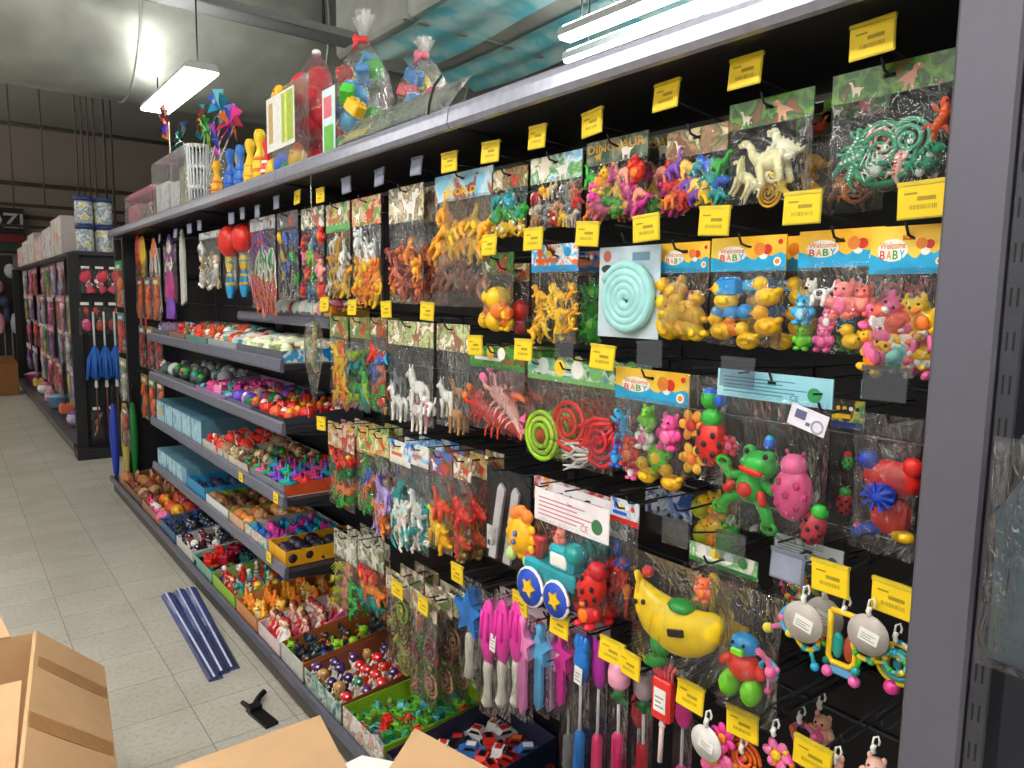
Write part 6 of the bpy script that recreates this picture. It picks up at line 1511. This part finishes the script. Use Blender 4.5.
PKC = [[(Pk, Wh), ('#e85a8a', Pk)], [('#e8a0b8', Wh), ('#d83a6a', Pk)], [('#c8b8d8', Pu), ('#a86ac0', Pk)], [(Wh, Pk), ('#c8c8d0', Gy)], [('#e87a50', Or), ('#d8402a', Rd)], [('#d8c050', Yw), ('#6aa060', Gn)], [('#8ab8d8', Cy), ('#e8a0b0', Pk)]]
CARD = ['#d87a9a', '#b8a0b8', '#c8c0c0', '#a85a6a', '#8a7a8a', '#c89080']
KK = ['doll', 'flower', 'cup', 'egg', 'block']
pos = ('first', 'second', 'third', 'fourth', 'fifth', 'sixth', 'seventh', 'eighth', 'ninth')
rows = (('top', 1.55, .34), ('second', 1.17, .34), ('third', .76, .36), ('lowest', .34, .36))
for i, (rn, z, H) in enumerate(rows):
    for k in range(9):
        y = 8.62 + k * (.57 + .02 * k)
        minipack('pink toy pack on the far shelving, %s row, %s from its near end' % (rn, pos[k]), (FX + .16 + R(-.03, .03), y, z), FACE, .56 + .03 * k, H + .06, PKC[(k * 3 + i * 2) % 7], solid(CARD[(k + i * 4) % 6], .4), KK[(k + i) % 5:] + KK[:(k + i) % 5], 6, size=.5)
for k in range(8):
    y = 8.5 + k * .8
    tag(toy(('chub', 'egg', 'block', 'cup')[k % 4], PKC[(k * 2) % 7][0], (FX + .16, y, .22), (.2, .3, .2), (0, 0, FACE)), 'small pale toy on the far shelving base, %s from its near end' % pos[k], 'toy')
# near end of the far unit: hanging sets facing the camera
for k in range(3):
    minipack('pink dress-up set on the far shelving end, upper row, %s of three' % ('left', 'middle', 'right')[k], (FX + .17 + .12 * k, FY0 - .03, 1.6), 0, .13, .28, [('#d83a5a', Pk), ('#c82a4a', Rd)], STEEL2, ['doll', 'egg'], 2, size=1.15)
    minipack('red and pink set on the far shelving end, second row, %s of three' % ('left', 'middle', 'right')[k], (FX + .15 + .12 * k, FY0 - .03, 1.2), 0, .13, .34, [(('#d82a7a', Pk), ('#b84a2a', Rd), ('#a83040', Br))[k], ('#5a2a2a', Rd)], STEEL2, ['egg', 'stick'], 2, size=1.1)
for k in range(4):
    x = FX + .2 + .09 * k
    r = empty('feather_duster', (x, FY0 - .08, .47)); tag(r, 'bright blue feather duster hanging on the far end display, %s of four' % ('first', 'second', 'third', 'fourth')[k], 'duster')
    mb = MB()
    for j in range(16):
        a = j * 2.4; q = .085 * math.sqrt((j + 1) / 16)
        tube(mb, [(0, 0, .62), (q * cos(a) * .8, q * sin(a) * .8, .5), (q * cos(a) * 1.2, q * sin(a), .3 + .03 * (j % 3))], [.012, .02, .012], 0, 5)
    mb.obj('bristles', solid('#1f5fb8', .6), r)
    mb = MB(); tube(mb, [(0, 0, .3), (0, 0, .22)], [.012, .018], 0, 6); mb.obj('tip', solid('#e0e0e0', .4), r)
    mb = MB(); tube(mb, [(0, 0, .6), (0, 0, .95)], .01, 0, 6); mb.obj('handle', solid('#c8ccd0', .4), r)
    mb = MB(); tube(mb, [(0, .0, .22), (0, 0, -.3)], .008, 0, 6); mb.obj('stick', solid('#5a3030', .5), r)
for k in range(3):
    minipack('brown brush set low on the far end display, %s of three' % ('left', 'middle', 'right')[k], (FX + .2 + .14 * k, FY0 - .04, .16), 0, .11, .36, [('#c8743a', Tn), ('#b8602a', Br)], STEEL2, ['stick', 'pin'], 2, size=1.0)
# boxes on top of the far unit
for k in range(6):
    carton('pink and white box standing on top of the far shelving, %s from its far end' % pos[k], 15 - k * .98 - .9, 15 - k * .98, FX + .1, 2.0, .32 + .05 * (k % 3), printed((('#e8b8a8', '#f0d8d0', '#d8607a'), ('#d8d0d8', '#f0e8e8', '#a85a8a'), ('#e8d8d0', '#c8e0c8', '#e87a8a'))[k % 3], 8, .4, k), solid('#d8c8c8', .5), FX + .4)
for k in range(4):
    r = empty('jar', (FX + .2 + .17 * (k % 2), 8.32 + .22 * (k % 2) * 0, 2.001 + .27 * (k // 2))); tag(r, 'clear tub with dark blue lid on the far shelving, %s' % ('lower left of four', 'lower right of four', 'upper left of four', 'upper right of four')[k], 'tub')
    mb = MB(); lathe(mb, [(0, 0), (.075, 0), (.08, .02), (.078, .2), (.07, .22), (0, .22)], 0, 14); mb.obj('tub_wall', printed(('#b8c0c8', '#8a98a8', '#d8dce0', '#d8c850'), 18, .3, k), r)
    mb = MB(); lathe(mb, [(0, .221), (.083, .221), (.083, .262), (0, .264)], 0, 14); mb.obj('lid', solid('#2a3f78', .4), r)
# far left corner: rack, carton, sign
r = empty('clothes_rack', (.55, 17.2, 0)); tag(r, 'distant dark rack of pink and red goods at the edge of the aisle', 'rack')
mb = MB(); box(mb, (-.55, -.02, .3), (.55, .02, 2.3)); mb.obj('rack_board', solid('#2a2426', .6), r)
for k in range(10):
    mb = MB(); ell(mb, (-.5 + .11 * k, -.12, 2.0 - .3 * (k % 3)), (.1, .1, .14)); ell(mb, (-.48 + .11 * k, -.12, 1.2 - .2 * (k % 2)), (.07, .07, .2)); mb.obj('hanging_goods', solid(('#d8607a', '#a82a3a', '#e8a0b0', '#3a3a5a', '#c8c8d0')[k % 5], .5), r)
for k in range(9):
    mb = MB(); tube(mb, [(-.5 + .12 * k, -.1, .3), (-.5 + .12 * k, -.1, 1.0)], .012, 0, 5); mb.obj('wire', solid('#8a8a8a', .4), r)
mb = MB(); box(mb, (-.55, -.16, .0), (.55, .02, .3), 0, .01); mb.obj('rack_base', solid('#1c1c20', .5), r)
p = atz(6, 396, 0)
r = empty('cardboard_box', (p.x - .22, p.y + .3, .001), .2); tag(r, 'closed brown cardboard box on the floor far down the aisle', 'cardboard box')
mb = MB(); box(mb, (-.35, -.3, 0), (.35, .3, .5), 0, .006); mb.obj('box_body', solid('#9a6a38', .7), r); mb = MB(); prism(mb, [(-.35, .5), (.35, .5), (.28, .62), (-.28, .62)], -.3, -.29); mb.obj('box_flap', solid('#8a5c30', .7), r)
r = empty('shop_sign', (1.05, 21.75, 3.0)); tag(r, 'black shop sign with white OZI lettering over red and green bands', 'sign')
mb = MB(); box(mb, (-1.2, -.06, 0), (.62, 0, .62)); mb.obj('sign_board', solid('#1c1a1c', .5), r)
mb = MB(); text(mb, 'OZI', .2, .32, .36, -.064); mb.obj('lettering', solid('#d8d4cc', .5), r)
mb = MB(); box(mb, (-1.2, -.05, -.2), (.62, 0, 0)); mb.obj('red_band', solid('#8a2420', .5), r); mb = MB(); box(mb, (-1.2, -.05, -.42), (.62, 0, -.22)); mb.obj('green_band', solid('#2a4a34', .5), r)

# ------------------------------------------------------------------ next bay bags, floor things, cartons
for k in range(3):
    X, Y = (.90, .93, .96)[k], (.228, .212, .198)[k]
    r = empty('garment_bag', (X, Y, 1.2), FACE); tag(r, 'blue-grey clear bag of folded goods past the slotted upright, %s' % ('front', 'middle', 'rear')[k], 'bag')
    pouch(.14, .26, .055, 950 + k, 8, 10).obj('clear_pouch', FILM2, r)
    mb = MB(); prism(mb, [(-.055, .015), (.055, .0), (.058, .18), (.02, .235), (-.03, .235), (-.058, .18)], -.007, .007); mb.obj('folded_goods', solid('#3e5462', .6), r)
hk = empty('peg_hook', (1.32, .205, 1.478), FACE); tag(hk, 'bare peg hook carrying the blue-grey bags past the slotted upright', 'hook')
mb = MB(); tube(mb, [(0, -.002, 0), (0, -.42, 0), (0, -.43, .02)], .0024, 0, 6); mb.obj('prong', solid('#3a3b41', .35, .6), hk)
mb = MB(); box(mb, (-.03, -.006, -.012), (.03, -.001, .03)); mb.obj('back_plate', STEEL2, hk)
# plastic price rails on the floor
rail = solid('#3f4c80', .15, 0, .8)
for k, (a, b, lb) in enumerate((((167, 594), (216, 678), 'blue-grey plastic price rail on the floor, left of three'), ((179, 590), (223, 672), 'blue-grey plastic price rail on the floor, middle of three'), ((190, 588), (233, 668), 'blue-grey plastic price rail on the floor, right of three'))):
    A, B = atz(*a, .012), atz(*b, .012); d = B - A
    L = d.length; rz = math.atan2(d.y, d.x) + pi / 2
    r = empty('price_rail', ((A.x + B.x) / 2, (A.y + B.y) / 2, .0005), rz); tag(r, lb, 'price rail')
    mb = MB(); prism(mb, [(-.026, 0), (.026, 0), (.03, .006), (.02, .016), (0, .02), (-.02, .016), (-.03, .006)], -L / 2, L / 2, 0, True); mb.obj('rail_strip', rail, r)
    mb = MB(); prism(mb, [(-.010, .0185), (-.002, .0200), (-.002, .0215), (-.010, .0200)], -L / 2, L / 2); mb.obj('clear_edge', solid('#c8d0e8', .12, 0, .8), r)
# black bracket on the floor
A = atz(250, 708, .01)
r = empty('shelf_bracket', (.862, 2.70, .001), .15); tag(r, 'small black metal shelf bracket lying on the floor tiles', 'bracket')
mb = MB(); prism(mb, [(-.03, 0), (.02, 0), (.02, .012), (-.03, .012)], -.14, .0); box(mb, (-.03, -.02, 0), (.02, .02, .03), 0, .003); mb.obj('bracket_arm', solid('#1c1c20', .4, .4), r)
mb = MB(); tube(mb, [(.0, .01, .015), (.04, .05, .02), (.07, .06, .03)], [.014, .012, .012], 0, 7); tube(mb, [(-.02, .02, .02), (-.03, .05, .03)], [.01, .009], 0, 6); mb.obj('hook_end', solid('#1c1c20', .4, .4), r)

CARDB, CARDI, TAPE = solid('#cba67c', .7, var=.06, scale=9), solid('#b58e62', .75), solid('#b08458', .35)
def panel(parent, c, th, name, m=CARDB):
    """quad panel c (4 world corners) with thickness, child of parent placed at the origin of parent"""
    c = [Vector(x) - parent.location for x in c]
    n = (c[1] - c[0]).cross(c[3] - c[0]).normalized() * th
    vs = [tuple(v) for v in c] + [tuple(v - n) for v in c]
    mb = MB(); mb.add(vs, [(0, 1, 2, 3), (7, 6, 5, 4), (0, 4, 5, 1), (1, 5, 6, 2), (2, 6, 7, 3), (3, 7, 4, 0)], 0, False)
    return mb.obj(name, m, parent)
# left carton with hanging flap
TL, BL, TR, BR = atz(35, 632, .6), atz(14, 830, .6), atz(103, 668, .4), atz(125, 850, .4)
r = empty('cardboard_box', (TL.x - .25, TL.y - .5, 0)); tag(r, 'open cardboard carton with big taped flap folded down at its side', 'cardboard box')
panel(r, (TL, BL, BR, TR), -.006, 'side_flap')
dv, hv = (TR - TL), (BL - TL)
for f0, f1 in ((.17, .25), (.52, .60)):
    up = Vector((.0035, 0, .0035))
    panel(r, [TL + hv * f0 + up, TL + hv * f1 + up, TR + (BR - TR) * f0 + up, TR + (BR - TR) * f0 + up] if False else [TL + hv * f0 + up, TL + hv * f1 + up, TR + (BR - TR) * f1 + up, TR + (BR - TR) * f0 + up], -.001, 'packing_tape', TAPE)
gx = lambda p, z: Vector((p.x, p.y, z))
wl = Vector((-.55, .06, 0))
panel(r, (gx(TL, .6), gx(BL, .6), gx(BL, .002), gx(TL, .002)), .005, 'box_wall'); panel(r, (TL + wl, TL, gx(TL, .002), gx(TL + wl, .002)), .005, 'box_wall'); panel(r, (TL + wl, BL + wl, gx(BL + wl, .002), gx(TL + wl, .002)), .005, 'box_wall')
panel(r, (gx(BL, .6), gx(BL + wl, .6), gx(BL + wl, .002), gx(BL, .002)), .005, 'box_wall'); panel(r, (gx(TL, .01), gx(BL, .01), gx(BL + wl, .01), gx(TL + wl, .01)), .004, 'box_floor', CARDI)
f1 = TL + Vector((-.1, .02, 0)); panel(r, (TL + Vector((-.06, .0, .0)), TL + wl, TL + wl + Vector((.02, .12, .1)), TL + Vector((-.1, .14, .1))), .005, 'end_flap')
a0 = BL + (TL - BL) * .7
panel(r, (a0 + Vector((-.02, 0, -.01)), a0 + Vector((-.3, .02, -.01)), BL + Vector((-.3, 0, -.12)), BL + Vector((-.02, 0, -.12))), .005, 'inner_flap')
# near carton at the lower edge
A, B = atz(165, 770, .6), atz(320, 715, .6)
ex = (B - A).normalized(); ey = Vector((-ex.y, ex.x, 0)); z1 = .56
r = empty('cardboard_box', (B.x - .25, B.y - .6, 0)); tag(r, 'open cardboard carton below the toy cars with two flaps spread out', 'cardboard box')
H0, H1 = B - ey * .3 - ex * .52, B - ey * .3 - ex * .03
H0.z = H1.z = z1
A2 = B - ex * .56
panel(r, (H0, H1, Vector((B.x, B.y, .6)), Vector((A2.x, A2.y, .6))), .006, 'far_flap')
K0, K1 = H0 - ey * .45, H1 - ey * .45
for q0, q1 in ((H0, H1), (H1, K1), (K1, K0), (K0, H0)):
    panel(r, (q0, q1, gx(q1, .002), gx(q0, .002)), .005, 'box_wall')
panel(r, (gx(H0, .01), gx(H1, .01), gx(K1, .01), gx(K0, .01)), .004, 'box_floor', CARDI)
C1, C2 = atz(415, 728, .6), atz(500, 774, .6)
panel(r, (H1, K1, C2 + (C2 - C1) * .6, C1), .006, 'side_flap')
Wp0, Wp1, Wp2, Wp3 = atz(338, 768, .57), atz(362, 756, .575), atz(402, 764, .575), atz(400, 800, .57)
# white paper sheet lying across the carton corner
rp = empty('paper_sheet', (Wp0.x, Wp0.y, .57)); tag(rp, 'white paper sheet sticking out between the two carton flaps', 'paper')
panel(rp, (Wp0, Wp1, Wp2, Wp3), .002, 'sheet', solid('#f2f2ee', .6))

# ------------------------------------------------------------------ light of the shop and camera look
w = bpy.data.worlds.new('shop_light'); S.world = w; w.use_nodes = True
bg = w.node_tree.nodes['Background']; bg.inputs[0].default_value = (1.0, .965, .92, 1); bg.inputs[1].default_value = .3
S.view_settings.view_transform = 'Standard'; S.view_settings.look = 'None'
S.view_settings.gamma = 1; S.view_settings.use_curve_mapping = False
S.view_settings.exposure = .85
S.cycles.transparent_max_bounces = 24
S.cycles.max_bounces = 6; S.cycles.diffuse_bounces = 3; S.cycles.glossy_bounces = 3
S.cycles.sample_clamp_indirect = 6
